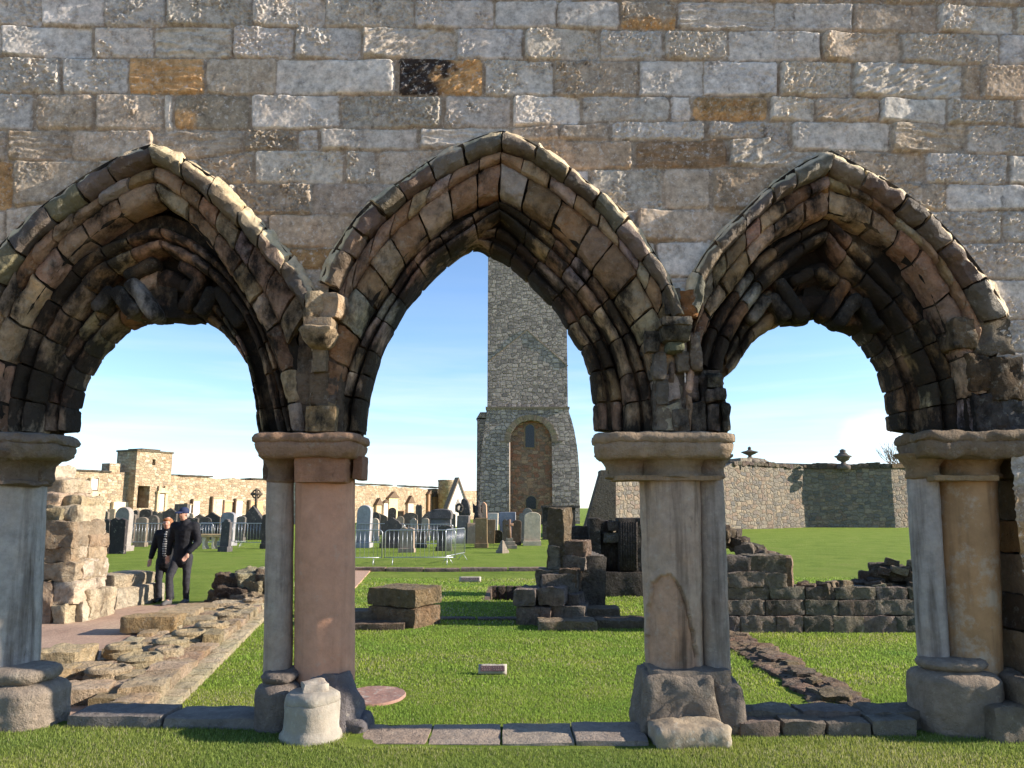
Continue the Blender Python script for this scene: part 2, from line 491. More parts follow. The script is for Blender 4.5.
# arch curves in the picture; each gets its own distance in the wall
ARCH = {
 'left': dict(
  H0=([(-35, 300), (-18, 272), (0, 249), (15, 236), (40, 212), (54, 201), (88, 177), (120, 159), (146, 148), (155, 146)],
      [(155, 146), (183, 157), (205, 170), (225, 184), (250, 208), (275, 234), (296, 259), (318, 292)]),
  H1=([(-14, 318), (2, 290), (20, 262), (38, 238), (59, 222), (98, 193), (130, 174), (150, 166), (156, 165)],
      [(156, 165), (170, 170), (190, 184), (221, 210), (240, 229), (258, 249), (287, 282), (306, 310)]),
  R0=([(-14, 432), (-12, 385), (-8, 350), (4, 322), (16, 298), (30, 276), (46, 254), (62, 238), (80, 222), (105, 202), (130, 190), (150, 182), (157, 181)],
      [(157, 181), (172, 190), (190, 203), (210, 222), (235, 250), (255, 276), (272, 305), (287, 340), (298, 380), (305, 432)]),
  R1=([(-2, 432), (0, 378), (8, 350), (20, 322), (38, 294), (55, 272), (72, 252), (92, 234), (112, 219), (135, 207), (150, 200), (158, 199)],
      [(158, 199), (172, 207), (188, 220), (205, 240), (225, 265), (242, 290), (256, 315), (270, 345), (283, 385), (292, 432)]),
  A0=([(0, 432), (3, 405), (10, 372), (18, 343), (32, 312), (48, 287), (67, 264), (90, 246), (120, 233), (145, 226), (160, 223)],
      [(160, 223), (180, 230), (200, 241), (221, 259), (240, 283), (256, 308), (271, 340), (284, 380), (296, 432)]),
  A1=([(31, 432), (33, 405), (41, 375), (53, 343), (68, 315), (86, 290), (104, 272), (130, 259), (154, 249), (160, 248)],
      [(160, 248), (172, 254), (190, 263), (210, 277), (228, 296), (243, 318), (255, 345), (266, 385), (277, 432)]),
  B0=([(40, 432), (42, 405), (49, 378), (60, 350), (75, 326), (92, 306), (112, 286), (135, 271), (150, 263), (162, 259)],
      [(162, 259), (185, 270), (205, 287), (222, 306), (237, 330), (250, 360), (259, 390), (267, 432)]),
  B1=([(80, 433, 1), (81, 409, 1), (87, 384, 1), (102, 359, 1), (125, 334, 1), (140, 327, 1), (156, 323, 1), (163, 322, 1)],
      [(163, 322, 1), (200, 320, 1), (215, 326, 1), (227, 336, .7), (242, 355, .3), (246, 367, 0), (251, 400, 0), (255, 433, 0)])),
 'centre': dict(
  H0=([(320, 285), (330, 257), (345, 234), (360, 212), (378, 197), (403, 181), (431, 161), (455, 149), (485, 136), (503, 133)],
      [(503, 133), (525, 140), (562, 163), (587, 184), (617, 206), (639, 230), (656, 257), (671, 283), (684, 318)]),
  H1=([(339, 290), (352, 264), (367, 241), (384, 221), (410, 196), (435, 182), (461, 166), (480, 157), (502, 150)],
      [(502, 150), (532, 160), (557, 178), (583, 196), (605, 216), (622, 240), (645, 264), (660, 285), (672, 318)]),
  R0=([(310, 432), (315, 405), (320, 385), (324, 364), (331, 339), (343, 311), (351, 292), (364, 272), (377, 251), (397, 230), (417, 212), (440, 195), (465, 178), (485, 169), (501, 162)],
      [(501, 162), (527, 177), (553, 191), (575, 208), (598, 227), (620, 249), (637, 272), (650, 298), (663, 326), (673, 350), (681, 390), (686, 432)]),
  R1=([(335, 432), (335, 407), (339, 384), (343, 371), (347, 349), (358, 333), (363, 317), (375, 302), (387, 280), (400, 260), (416, 245), (435, 227), (452, 210), (468, 202), (483, 195), (499, 191)],
      [(499, 191), (521, 203), (544, 217), (562, 232), (583, 253), (604, 279), (618, 295), (631, 315), (641, 332), (648, 354), (653, 371), (657, 390), (661, 432)]),
  A0=([(333, 432), (334, 407), (340, 386), (349, 356), (360, 334), (373, 313), (389, 289), (402, 268), (418, 247), (448, 225), (474, 210), (498, 197)],
      [(498, 197), (514, 204), (540, 219), (560, 236), (584, 258), (606, 282), (623, 311), (635, 334), (643, 356), (651, 373), (659, 399), (660, 432)]),
  A1=([(360, 432), (362, 403), (369, 377), (377, 347), (388, 326), (403, 300), (416, 279), (433, 258), (455, 245), (483, 226), (500, 214)],
      [(500, 214), (511, 222), (531, 245), (547, 257), (566, 275), (587, 300), (606, 328), (612, 339), (619, 356), (624, 380), (627, 403), (627, 432)]),
  B0=([(358, 432), (360, 403), (367, 377), (375, 347), (386, 326), (401, 300), (414, 279), (431, 258), (453, 245), (481, 231), (500, 222)],
      [(500, 222), (516, 233), (538, 253), (560, 274), (580, 294), (597, 322), (608, 341), (619, 366), (626, 390), (629, 432)]),
  B1=([(366, 432, 1), (369, 405, 1), (373, 382, 1), (379, 358, 1), (388, 341, 1), (405, 311, 1), (417, 297, 1), (433, 281, 1), (455, 260, 1), (478, 247, 1), (484, 255, 1), (490, 258, 1)],
      [(490, 258, 1), (501, 261, 1), (520, 276, 1), (539, 296, 1), (559, 315, 1), (567, 334, 1), (583, 354, 1), (589, 377, 1), (593, 403, 1), (594, 432, 1)])),
 'right': dict(
  H0=([(683, 306), (687, 280), (701, 254), (724, 229), (749, 204), (770, 185), (793, 168), (812, 158), (828, 152)],
      [(828, 152), (858, 168), (887, 184), (910, 200), (933, 219), (956, 243), (975, 267), (994, 294), (1006, 318)]),
  H1=([(698, 318), (703, 288), (714, 264), (736, 240), (759, 216), (779, 200), (804, 184), (828, 174)],
      [(828, 174), (856, 186), (879, 199), (898, 213), (919, 231), (940, 254), (958, 278), (973, 304), (982, 324)]),
  R0=([(686, 432), (687, 370), (691, 337), (697, 321), (705, 303), (724, 273), (743, 251), (762, 232), (782, 217), (805, 200), (828, 188)],
      [(828, 188), (848, 194), (873, 206), (894, 225), (912, 240), (933, 259), (945, 281), (958, 302), (965, 318), (975, 345), (984, 365), (990, 395), (993, 432)]),
  R1=([(690, 432), (696, 365), (705, 331), (719, 305), (744, 274), (762, 247), (793, 226), (811, 219), (829, 212)],
      [(829, 212), (862, 220), (890, 238), (906, 254), (923, 277), (934, 295), (941, 317), (954, 344), (961, 369), (966, 395), (968, 432)]),
  A0=([(689, 432), (694, 365), (703, 331), (717, 305), (738, 278), (756, 253), (786, 233), (808, 222), (829, 213)],
      [(829, 213), (852, 232), (880, 257), (902, 282), (915, 303), (932, 318), (946, 345), (957, 370), (963, 399), (966, 432)]),
  A1=([(722, 432), (722, 400), (724, 368), (731, 344), (743, 321), (755, 303), (770, 284), (794, 263), (816, 243), (828, 240)],
      [(828, 240), (841, 262), (862, 282), (884, 300), (901, 326), (912, 349), (923, 369), (929, 390), (932, 432)]),
  B0=([(716, 432), (718, 400), (721, 368), (728, 343), (741, 319), (753, 301), (768, 282), (792, 266), (814, 257), (828, 254)],
      [(828, 254), (845, 272), (864, 292), (884, 314), (903, 338), (914, 359), (925, 384), (930, 410), (931, 432)]),
  B1=([(732, 432, 0), (731, 404, 0), (728, 391, 0), (724, 376, 0), (735, 373, 0), (744, 357, .3), (747, 347, .6), (756, 338, 1), (768, 331, 1), (782, 323, 1), (793, 322, 1), (817, 320, 1)],
      [(817, 320, 1), (831, 330, 1), (850, 335, 1), (864, 351, 1), (877, 371, 1), (884, 394, 1), (888, 432, 1)]))}
YF = dict(H0=5.40, H1=5.34, R0=5.395, R1=5.395, A0=5.51, A1=5.51, B0=5.66)

def resamp(pts, n):
    p = np.array(pts, float)
    # smooth polyline by arc length
    s = np.concatenate([[0], np.cumsum(np.linalg.norm(np.diff(p, axis=0), axis=1))])
    t = np.linspace(0, s[-1], n)
    q = np.stack([np.interp(t, s, p[:, k]) for k in range(p.shape[1])], 1)
    for _ in range(3):
        q[1:-1] = 0.25 * q[:-2] + 0.5 * q[1:-1] + 0.25 * q[2:]
    return q

NC = 41
CUR = {}
for an, d in ARCH.items():
    for k, (L, R) in d.items():
        def cv(pts):
            if k == 'B1':
                w = [P(x, y, 5.66 + 0.25 * f) for x, y, f in pts]
            else:
                w = [P(x, y, YF[k]) for x, y in pts]
            return resamp([(a, c) for a, b, c in w], NC)
        l, r = cv(L), cv(R)
        CUR[an, k] = np.concatenate([l, r[1:]])      # 81 points, apex at 40

def at(c, t):
    i = np.clip(t, 0, 1) * (len(c) - 1)
    k = np.minimum(i.astype(int), len(c) - 2)
    f = (i - k)[:, None]
    return c[k] * (1 - f) + c[k + 1] * f

def ring(mb, O, I, prof, y0, ts, te, col, gap=0.006, m=7, rough=0.012, cseed=0, lit_chamf=None, fr=9.0):
    """one voussoir between params ts..te; prof is a closed list of (s, d): s from inner (0) to outer (1), d depth behind y0"""
    pp = []
    for (a_, b_), (c_, d_) in zip(prof, prof[1:] + prof[:1]):
        nn = max(1, int(math.hypot((c_ - a_) * .18, d_ - b_) / .022)) if max(b_, d_) < .13 else 1
        pp += [(a_ + (c_ - a_) * f_ / nn, b_ + (d_ - b_) * f_ / nn) for f_ in range(nn)]
    prof = np.array(pp, float)
    k = len(prof)
    m = max(m, int(abs(te - ts) * 3.6 / .022))
    t = np.linspace(ts, te, m)
    e = np.minimum(np.arange(m), np.arange(m)[::-1])
    sh = np.where(e == 0, 0.93, 1.0)
    o, i = at(O, t), at(I, t)
    # shorten the ends for the joint
    V = np.zeros((m, k, 3))
    cen = prof.mean(0)
    for j in range(m):
        pr = cen + (prof - cen) * sh[j]
        xy = i[j] + (o[j] - i[j]) * pr[:, 0:1]
        V[j, :, 0] = xy[:, 0]
        V[j, :, 2] = xy[:, 1]
        V[j, :, 1] = y0 + pr[:, 1]
    for j, s in ((0, 1), (m - 1, -1)):
        nxt = V[j + s]
        dv = nxt - V[j]
        L = np.linalg.norm(dv, axis=1)[:, None] + 1e-9
        V[j] += dv / L * np.minimum(gap, L * 0.4)
    V = V.reshape(-1, 3)
    off = np.array([random.uniform(-30, 30) for _ in range(3)])
    V = V + rough * vnoise(V * fr + off, 5)
    rd = np.abs(fbm(V * 7 + off, 4))
    V[:, 1] += rough * 1.6 * rd
    V = V + np.array([0, random.uniform(-.012, .012), 0])
    a = np.arange(m - 1)[:, None] * k
    b = np.arange(k)[None]
    c = (b + 1) % k
    q = np.stack([a + b, a + c, a + k + c, a + k + b], -1).reshape(-1, 4)
    cc = np.tile(np.asarray(col, float)[:3], (len(V), 1))
    if lit_chamf is not None:  # sunlit cream put into the chamfer colour, whichever way it faces
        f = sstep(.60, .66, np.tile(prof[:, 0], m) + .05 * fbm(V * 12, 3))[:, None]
        cc = cc * (1 - f) + np.asarray(lit_chamf) * f
    mb.add(V, [q, np.arange(k)[::-1], (m - 1) * k + np.arange(k)], cc)

def circ(s0, s1, d0, depth, n=7, a0=180, a1=0):
    """points of a roll between s0 and s1 bulging toward the viewer by depth"""
    out = []
    for i in range(n):
        a = math.radians(a0 + (a1 - a0) * i / (n - 1))
        out.append(((s0 + s1) / 2 + (s1 - s0) / 2 * math.cos(a), d0 - depth * math.sin(a)))
    return out

PROF_HOOD = [(0, .15), (0, .07), (.04, .025), (.14, 0), (.3, -.012), (.46, -.012), (.58, -.002), (.61, .008), (.8, .045), (1, .085), (1.02, .15)]
PROF_R2 = [(0, .14), (0, .03)] + [(.1, .008), (.3, 0), (.6, .0), (.88, .01), (1, .03), (1, .14)]
PROF_R3 = [(-.05, .20), (-.05, .06), (.04, .03), (.15, .012), (.35, 0), (.6, -.004), (.8, 0), (.93, .01), (1.02, .03), (1.02, .20)]
PROF_2R = [(-.02, .24), (-.02, .12), (0.0, .10)] + circ(.01, .44, .085, .08, 8) + [(.47, .125), (.51, .125)] + circ(.52, .90, .065, .075, 8) + [(.93, .17), (1.10, .19), (1.15, .24)]
PROF_B = [(-.0, .27), (0, .15)] + circ(.02, .42, .12, .08, 7) + [(.46, .15), (.50, .15)] + circ(.51, .90, .07, .075, 8) + [(.93, .18), (1.10, .20), (1.25, .27)]

hood, ro, rm, ri = MB(), MB(), MB(), MB()
mort = MB()
ARC = lin(160, 140, 118)
def tint_arch(dark=1.0):
    dark = np.array([1.06, .98, .93]) * dark
    r = random.random()
    if r < .22: c = lin(186, 170, 146)
    elif r < .40: c = lin(146, 122, 98)
    elif r < .50: c = lin(172, 166, 158)
    else: c = ARC
    return jit(c * dark, .22)

def spans(n, a, b, seed):
    r = random.Random(seed)
    w = np.array([r.uniform(.75, 1.3) for _ in range(n)])
    e = np.concatenate([[0], np.cumsum(w)]) / w.sum()
    return [(a + (b - a) * e[i], a + (b - a) * e[i + 1]) for i in range(n)]

def strip(O, I, s0, s1, y, y2, col):
    t = np.linspace(0, 1, 61)
    o, i = at(O, t), at(I, t)
    a, b = i + (o - i) * s0, i + (o - i) * s1
    n = len(t)
    V = np.concatenate([np.c_[a[:, 0], np.full(n, y2), a[:, 1]], np.c_[a[:, 0], np.full(n, y), a[:, 1]], np.c_[b[:, 0], np.full(n, y), b[:, 1]]])
    j = np.arange(n - 1)
    F = [np.stack([l * n + j, l * n + j + 1, (l + 1) * n + j + 1, (l + 1) * n + j], 1) for l in (0, 1)]
    mort.add(V, F, col)

for an in ('left', 'centre', 'right'):
    c = {k: CUR[an, k] for k in YF} | {'B1': CUR[an, 'B1']}
    big = an == 'centre'
    MC = lin(120, 104, 84) * .8
    for h0, h1 in ((0, .5), (.5, 1)):
        for a, b in spans(7 if big else 6, h0, h1, hash((an, h0)) % 97 if False else (len(an) * 7 + int(h0 * 10))):
            if an == 'right' and h0 == .5 and False: continue
            rr = random.random()
            k_ = random.uniform(.95, 1.07)
            ring(hood, c['H0'], c['H1'], [(s_ * k_, d_) for s_, d_ in PROF_HOOD], 5.265 + random.uniform(-.012, .012), a, b, jit(lin(104, 95, 84), .3), gap=.010, rough=.022, m=8, lit_chamf=jit(lin(206, 194, 164), .08))
        for a, b in spans(9 if big else 8, h0, h1, len(an) * 5 + int(h0 * 10) + 1):
            # the row of small blocks below the hood follows the upper part of the ring only
            def up(t): return .5 + (t - .5) * .72
            ring(ro, at(c['H1'], np.linspace(0, 1, 81)), at(c['R0'], np.linspace(.14, .86, 81)), PROF_R2, 5.335, a, b, tint_arch(), gap=.007, rough=.012)
        for a, b in spans(10 if big else 8, h0, h1, len(an) * 3 + int(h0 * 10) + 2):
            ring(rm, c['R0'], c['R1'], PROF_R3, 5.375 + random.uniform(-.01, .012), a, b, tint_arch(1.05), gap=.010, rough=.018)
        for a, b in spans(9 if big else 8, h0, h1, len(an) * 11 + int(h0 * 10) + 3):
            if an == 'right' and h0 == 0 and b < .19: continue          # fallen stones over the second pier
            ring(ri, c['A0'], c['A1'], PROF_2R, 5.50, a, b, tint_arch(.95), gap=.006, rough=.010, m=8)
        for a, b in spans(8, h0, h1, len(an) * 13 + int(h0 * 10) + 4):
            if an == 'right' and h0 == 0 and b < .2: continue
            ring(ri, c['B0'], c['B1'], PROF_B, 5.655, a, b, tint_arch(.9), gap=.006, rough=.010, m=8)
    strip(at(c['H0'], np.linspace(0, 1, 81)), c['H1'], .1, .9, 5.33, 5.45, MC)
    strip(c['R0'], c['R1'], .03, 1.5, 5.42, 5.62, MC)
    strip(c['A0'], c['A1'], .03, 1.5, 5.60, 5.78, MC)
    strip(c['B0'], c['B1'], .06, 2.4, 5.75, 5.90, MC)

# broken chevron stones at the heads of the two side arches
zz = MB()
def bar(p0, p1, w, yy=5.63, col=None):
    w *= 1.2
    a, b = np.array(P(*p0, yy)), np.array(P(*p1, yy))
    d = b - a
    L = np.linalg.norm(d)
    ang = math.atan2(d[2], d[0])
    mid = (a + b) / 2
    stone(zz, mid + np.array([0, .05, 0]), (L * 1.08, .22, w), ry=-ang, rough=.014, bev=.075, cell=.03, col=col if col is not None else tint_arch(1.0))
for a, b, w, c in [((130, 281), (157, 318), .10, lin(160, 155, 150)), ((127, 278), (158, 262), .09, lin(92, 80, 66)), ((202, 276), (183, 310), .08, lin(140, 112, 92)), ((181, 264), (203, 280), .08, lin(140, 108, 88)),
                   ((96, 310), (114, 289), .10, lin(100, 92, 84)), ((116, 289), (135, 315), .10, lin(120, 114, 106)), ((199, 315), (216, 289), .09, lin(100, 92, 84)), ((219, 289), (241, 325), .10, lin(104, 96, 90)),
                   ((749, 322), (767, 297), .085, lin(140, 132, 120)), ((770, 295), (788, 319), .085, lin(128, 118, 106)), ((778, 281), (804, 319), .09, lin(150, 138, 122)), ((790, 283), (812, 272), .08, lin(150, 124, 92)),
                   ((815, 271), (836, 283), .09, lin(150, 124, 92)), ((846, 282), (823, 318), .085, lin(150, 110, 76)), ((858, 296), (836, 326), .09, lin(90, 84, 76)), ((861, 299), (878, 330), .08, lin(92, 84, 74))]:
    bar(a, b, w, col=np.array(c) * .8)
for (x, y, w, h, c) in [(162, 296, .34, .30, lin(120, 100, 80)), (815, 300, .26, .22, lin(96, 84, 70)), (150, 316, .3, .1, lin(96, 84, 72)), (185, 316, .3, .1, lin(96, 84, 72)), (100, 322, .16, .12, lin(80, 72, 64)), (795, 318, .2, .1, lin(90, 80, 70))]:
    a = P(x, y, 5.80)
    stone(zz, a, (w, .2, h), rough=.02, bev=.03, cell=.05, col=c)

# corbels and springing blocks over the two middle piers
cor = MB()
def cblock(x0, x1, y0, y1, yf, dep, col, rough=.015, bev=.03, rz=0, taper=0, ry=0):
    a, b = np.array(P(x0, y0, yf)), np.array(P(x1, y1, yf))
    c = (a + b) / 2
    stone(cor, (c[0], yf + dep / 2, c[2]), (abs(b[0] - a[0]), dep, abs(a[2] - b[2])), rough=rough, bev=bev, cell=.03, col=col, rz=rz, taper=taper, ry=ry)
cblock(299, 340, 322, 432, 5.405, .38, lin(104, 92, 80), .014, .02)
cblock(652, 700, 330, 432, 5.405, .38, lin(110, 100, 90), .014, .02)
cblock(690, 724, 370, 432, 5.45, .34, lin(104, 94, 84), .014, .02)
cblock(299, 320, 289, 318, 5.22, .3, lin(186, 168, 140), .025, .05, rz=.3)
cblock(321, 344, 291, 317, 5.22, .3, lin(190, 170, 146), .025, .05, rz=-.3)
cblock(303, 332, 316, 328, 5.20, .3, lin(176, 160, 138), .010, .02)
cblock(307, 328, 327, 347, 5.24, .3, lin(176, 158, 134), .016, .05, taper=-.75)
cblock(312, 326, 347, 372, 5.33, .2, lin(146, 132, 112), .008, .03)
cblock(309, 328, 371, 406, 5.375, .2, lin(122, 108, 92), .012, .03)
cblock(305, 335, 405, 432, 5.32, .3, lin(170, 146, 112), .01, .02)
cblock(297, 316, 345, 405, 5.39, .2, lin(120, 106, 92), .015, .03)
cblock(322, 336, 345, 405, 5.39, .2, lin(112, 100, 90), .015, .03)
cblock(661, 693, 315, 325, 5.17, .3, lin(150, 140, 124), .012, .03)
cblock(664, 690, 325, 340, 5.22, .3, lin(112, 108, 96), .015, .04, taper=-.3)
cblock(667, 686, 340, 351, 5.26, .25, lin(110, 112, 92), .012, .04)
cblock(682, 704, 288, 316, 5.28, .25, lin(150, 110, 74), .02, .04, rz=-.3)
cblock(664, 684, 286, 314, 5.31, .25, lin(120, 114, 104), .02, .03)
rr = random.Random(4)
for (x0, x1, y0, y1) in [(645, 661, 330, 352), (652, 668, 352, 378), (668, 676, 362, 384), (676, 692, 350, 372), (690, 704, 330, 372), (657, 670, 378, 405), (672, 684, 384, 410), (684, 700, 374, 402), (655, 672, 404, 432), (672, 690, 408, 432), (690, 708, 400, 432), (708, 724, 372, 388), (706, 728, 388, 401), (709, 722, 402, 432), (723, 732, 402, 432), (700, 712, 374, 402)]:
    cblock(x0, x1, y0, y1, 5.36 + rr.uniform(-.03, .04), .42, jit(lin(128, 118, 106), .15), .022, .03)
# broken springing at the right-hand jamb
for (x0, x1, y0, y1, c) in [(972, 1016, 318, 356, lin(120, 112, 100)), (966, 996, 350, 392, lin(100, 84, 66)), (974, 1012, 392, 432, lin(84, 80, 78)), (952, 980, 318, 350, lin(120, 104, 84)), (990, 1030, 355, 400, lin(92, 78, 62)), (1000, 1040, 395, 432, lin(92, 92, 94)), (820, 830, 156, 192, lin(150, 112, 68))]:
    cblock(x0, x1, y0, y1, 5.34 + rr.uniform(-.03, .02), .4, c, .03, .04)

M_hood = stone_mat('hood_stone', var=.45, stain=.35, stain_s=4, lich=.2, bump=.7, warm=.2, dist=.03)
M_hood.node_tree.nodes['Principled BSDF'].inputs['Roughness'].default_value = .6
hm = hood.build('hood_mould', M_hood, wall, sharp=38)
tag(hm, 'projecting hood mould with upper edges coloured pale as if sunlit over the three arches')
ro.build('small_block_order', M_arch, wall, sharp=30)
rm.build('outer_order', M_arch, wall, sharp=30)
ri.build('roll_moulded_order', M_arch_dark, wall, sharp=42)
tag(zz.build('chevron_stones', M_arch_dark, wall, sharp=42), 'broken zigzag stones under the heads of the side arches')
cor.build('corbel', M_arch, wall, sharp=42)
mort.build('mortar_core', M_arch_dark, wall)

# ---- face of the wall: courses of squared stones as one relief
def inside(px, pz, poly):
    r = np.zeros(len(px), bool)
    n = len(poly)
    x0, z0 = poly[-1]
    for x1, z1 in poly:
        k = ((z1 > pz) != (z0 > pz)) & (px < (x0 - x1) * (pz - z1) / (z0 - z1 + 1e-12) + x1)
        r ^= k
        x0, z0 = x1, z1
    return r

ZAB = P(512, 433, W)[2]
def hole(an):
    c = 0.55 * CUR[an, 'H0'] + 0.45 * CUR[an, 'H1']
    a, b = CUR[an, 'R0'][0], CUR[an, 'R0'][-1]
    l = [(a[0] - .02, -1), (a[0] - .02, a[1])]
    if an == 'left': l = [(a[0] - .02, -1), (a[0] - .02, ZAB + .3)]
    r = [(b[0] + .02, b[1]), (b[0] + .02, -1)]
    return l + [tuple(x) for x in c] + r

XA, XB, ZT = -6.2, 6.2, 6.45
st = 0.0125
gx = np.concatenate([np.arange(XA, -4.3, .03), np.arange(-4.3, 4.3, .0092), np.arange(4.3, XB + .01, .03)])
gz = np.concatenate([np.arange(-.2, 1.9, .018), np.arange(1.9, 5.75, .0092), np.arange(5.75, ZT + .01, .03)])
GX, GZ = np.meshgrid(gx, gz)
fx, fz = GX.ravel(), GZ.ravel()
cut = np.zeros(len(fx), bool)
for an in ARCH:
    cut |= inside(fx, fz, hole(an))
p1l, p3r = P(-60, 433, W)[0], P(1006, 433, W)[0]
cut |= (fz < ZAB - .01) & (fx > p1l) & (fx < p3r)
PX, PY = proj(fx, W, fz)
p3 = np.stack([fx, np.zeros_like(fx), fz], 1)
Nf = .40 * fbm(p3 * 26, 3, .6) + .85 * fbm(p3 * 54 + 3, 2, .7) + .35 * np.abs(fbm(p3 * 17 + 8, 3))
Nm = fbm(p3 * 9 + 5, 3)
Nw = fbm(p3 * 4 + 9, 3)
hgt = 0.001 + 0.002 * Nf + 0.004 * Nm
ralpha = np.full(len(fx), .2)
colr = np.tile(lin(160, 148, 132), (len(fx), 1)) * (1 + .12 * Nm[:, None])
jx = 1.6 * fbm(p3 * 5 + 3, 3)
jy = 1.6 * fbm(p3 * 5 + 33, 3)
layer = fbm(np.stack([fx * 3, np.zeros_like(fx), fz * 30 + Nm * .8], 1), 3)
diag = fbm(np.stack([(fx + fz) * 6, np.zeros_like(fx), (fz - .5 * fx) * 30], 1), 3)
rq = random.Random(11)
for r in range(len(LINES) - 1):
    ta, tb = np.array(LINES[r], float), np.array(LINES[r + 1], float)
    row = list(S.get(r, []))
    # stones outside the picture, and where nothing was read
    x = -420
    cov = sorted(row)
    full = []
    for s in cov + [(1460, 1461, 'p', GRY)]:
        while s[0] - x > 14:
            wv = min(rq.uniform(48, 105), s[0] - x)
            if s[0] - x - wv < 18: wv = s[0] - x
            full.append((x + 1, x + wv - 1, rq.choice('rrpl'), rq.choice([BLU, GRY, BRN, OLV])))
            x += wv
        x = s[1]
    for x0, x1, kd, cc in full + row:
        xm = (x0 + x1) / 2
        ya = np.interp([xm], ta[:, 0], ta[:, 1])[0]
        yb = np.interp([xm], tb[:, 0], tb[:, 1])[0]
        sel = np.nonzero((PX > x0 - 2) & (PX < x1 + 2) & (PY > min(ya, yb) - 12) & (PY < yb + 12))[0]
        if len(sel) == 0: continue
        sx, sy = PX[sel] + jx[sel], PY[sel] + jy[sel]
        tya = np.interp(PX[sel], ta[:, 0], ta[:, 1])
        tyb = np.interp(PX[sel], tb[:, 0], tb[:, 1])
        g = rq.uniform(.2, .9)
        qx = np.minimum(sx - x0 - .1, x1 - .1 - sx)
        qy = np.minimum(sy - tya - g * .6, tyb - g * .3 - sy)
        rad = rq.uniform(2, 6)
        ex, ey = np.maximum(rad - qx, 0), np.maximum(rad - qy, 0)
        d = rad - np.sqrt(ex ** 2 + ey ** 2)
        d = np.where((qx < -3) | (qy < -3), -9, d)
        e = sstep(0, rq.uniform(1.1, 2.2), d)
        pillow = sstep(0, rq.uniform(9, 24), d)
        th = rq.uniform(.013, .026)
        tilt = -rq.uniform(-.0022, .0060)
        tv = rq.uniform(-.0008, .0010)
        hh = th + tilt * (PX[sel] - xm) * .16 - tv * (PY[sel] - (ya + yb) / 2) * .16 + .008 * pillow
        nf, nm = Nf[sel], Nm[sel]
        if rq.random() < .14: hh = hh - rq.uniform(.008, .022) * pillow * (.6 + .8 * nm)
        rg = sstep(-.25, .25, Nw[sel] + rq.uniform(-.15, .45))
        if kd == 'r': hh = hh + rg * (.026 * nf + .012 * nm) + .003 * nf
        elif kd == 'p': hh = hh + .0030 * nf + .005 * nm + (1 - rg) * .011 * nf
        elif kd == 'l': hh = hh + .020 * layer[sel] + .004 * nf
        else: hh = hh + .022 * diag[sel] + .006 * nf + .008 * nm
        hgt[sel] = np.where(e > 0, hgt[sel] * (1 - e) + hh * e, hgt[sel])
        ra = {'r': .14 + .30 * rg, 'p': .10 + .14 * (1 - rg), 'l': .28 + 0 * rg, 'd': .30 + 0 * rg}[kd]
        ralpha[sel] = np.where(e > .3, ra, ralpha[sel])
        c = np.asarray(cc) * rq.uniform(.86, 1.14) * np.array([rq.uniform(.985, 1.015), 1, rq.uniform(.975, 1.015)])
        cvar = c[None] * (1 + .20 * Nw[sel][:, None])
        if kd == 'd' and x0 == 399:
            f = sstep(434, 456, PX[sel] + 26 * nm + .25 * (PY[sel] - 78))[:, None]
            cvar = (lin(62, 56, 54) * (1 + .5 * nm[:, None])) * (1 - f) + OCH * 1.1 * f
        if x0 == 175 and 90 < ya < 100:
            f = (sstep(200, 192, PX[sel] + 8 * nm) * sstep(108, 116, PY[sel]))[:, None]
            cvar = cvar * (1 - f) + OCH * f
        if x0 in (620, 692):
            f = (sstep(yb - 12, yb - 5, PY[sel] + 6 * nm))[:, None]
            cvar = cvar * (1 - f) + OCH * 1.1 * f
        colr[sel] = np.where((e > .3)[:, None], cvar, colr[sel])
Vw = np.stack([fx, W - hgt, fz], 1)
nx, nzz = len(gx), len(gz)
ii, jj = np.meshgrid(np.arange(nzz - 1), np.arange(nx - 1), indexing='ij')
a = (ii * nx + jj).ravel()
q = np.stack([a, a + 1, a + nx + 1, a + nx], 1)
keep = ~(cut[q].any(1))
q = q[keep]
used = np.unique(q)
remap = np.full(len(fx), -1)
remap[used] = np.arange(len(used))
mw = MB()
mw.add(Vw[used], [remap[q]], colr[used])
mw.C[0][:, 3] = ralpha[used]
tag(mw.build('masonry_face', M_wall, wall), 'courses of squared grey and ochre stones')
# back face and top of the wall (plain courses, coarser)
st2 = 0.06
bx, bz = np.arange(XA, XB + .01, st2), np.arange(-.3, ZT + .01, st2)
BX, BZ = [v.ravel() for v in np.meshgrid(bx, bz)]
bc = np.zeros(len(BX), bool)
for an in ARCH:
    pl = [(CUR[an, 'B1'][0][0] , -1)] + [tuple(x) for x in (.4 * CUR[an, 'B1'] + .6 * CUR[an, 'B0'])] + [(CUR[an, 'B1'][-1][0], -1)]
    bc |= inside(BX, BZ, pl)
bc |= (BZ < ZAB - .05) & (BX > p1l) & (BX < p3r)
pb = np.stack([BX, np.zeros_like(BX), BZ], 1)
Vb = np.stack([BX, 5.93 + .02 * fbm(pb * 3, 3), BZ], 1)
ii, jj = np.meshgrid(np.arange(len(bz) - 1), np.arange(len(bx) - 1), indexing='ij')
a = (ii * len(bx) + jj).ravel()
q = np.stack([a, a + len(bx), a + len(bx) + 1, a + 1], 1)
q = q[~bc[q].any(1)]
mbk = MB().add(Vb, [q], GRY)
box(mbk, (0, 5.66, ZT + .02), (XB - XA, .56, .08), col=GRY)
box(mbk, (XA - .02, 5.66, ZT / 2), (.05, .56, ZT), col=GRY)
box(mbk, (XB + .02, 5.66, ZT / 2), (.05, .56, ZT), col=GRY)
M_back = rubble_mat('back_masonry', [lin(120, 110, 98), lin(150, 138, 118), lin(136, 128, 118)], .5, .3)
mbk.build('back_masonry', M_back, wall, smooth=False)

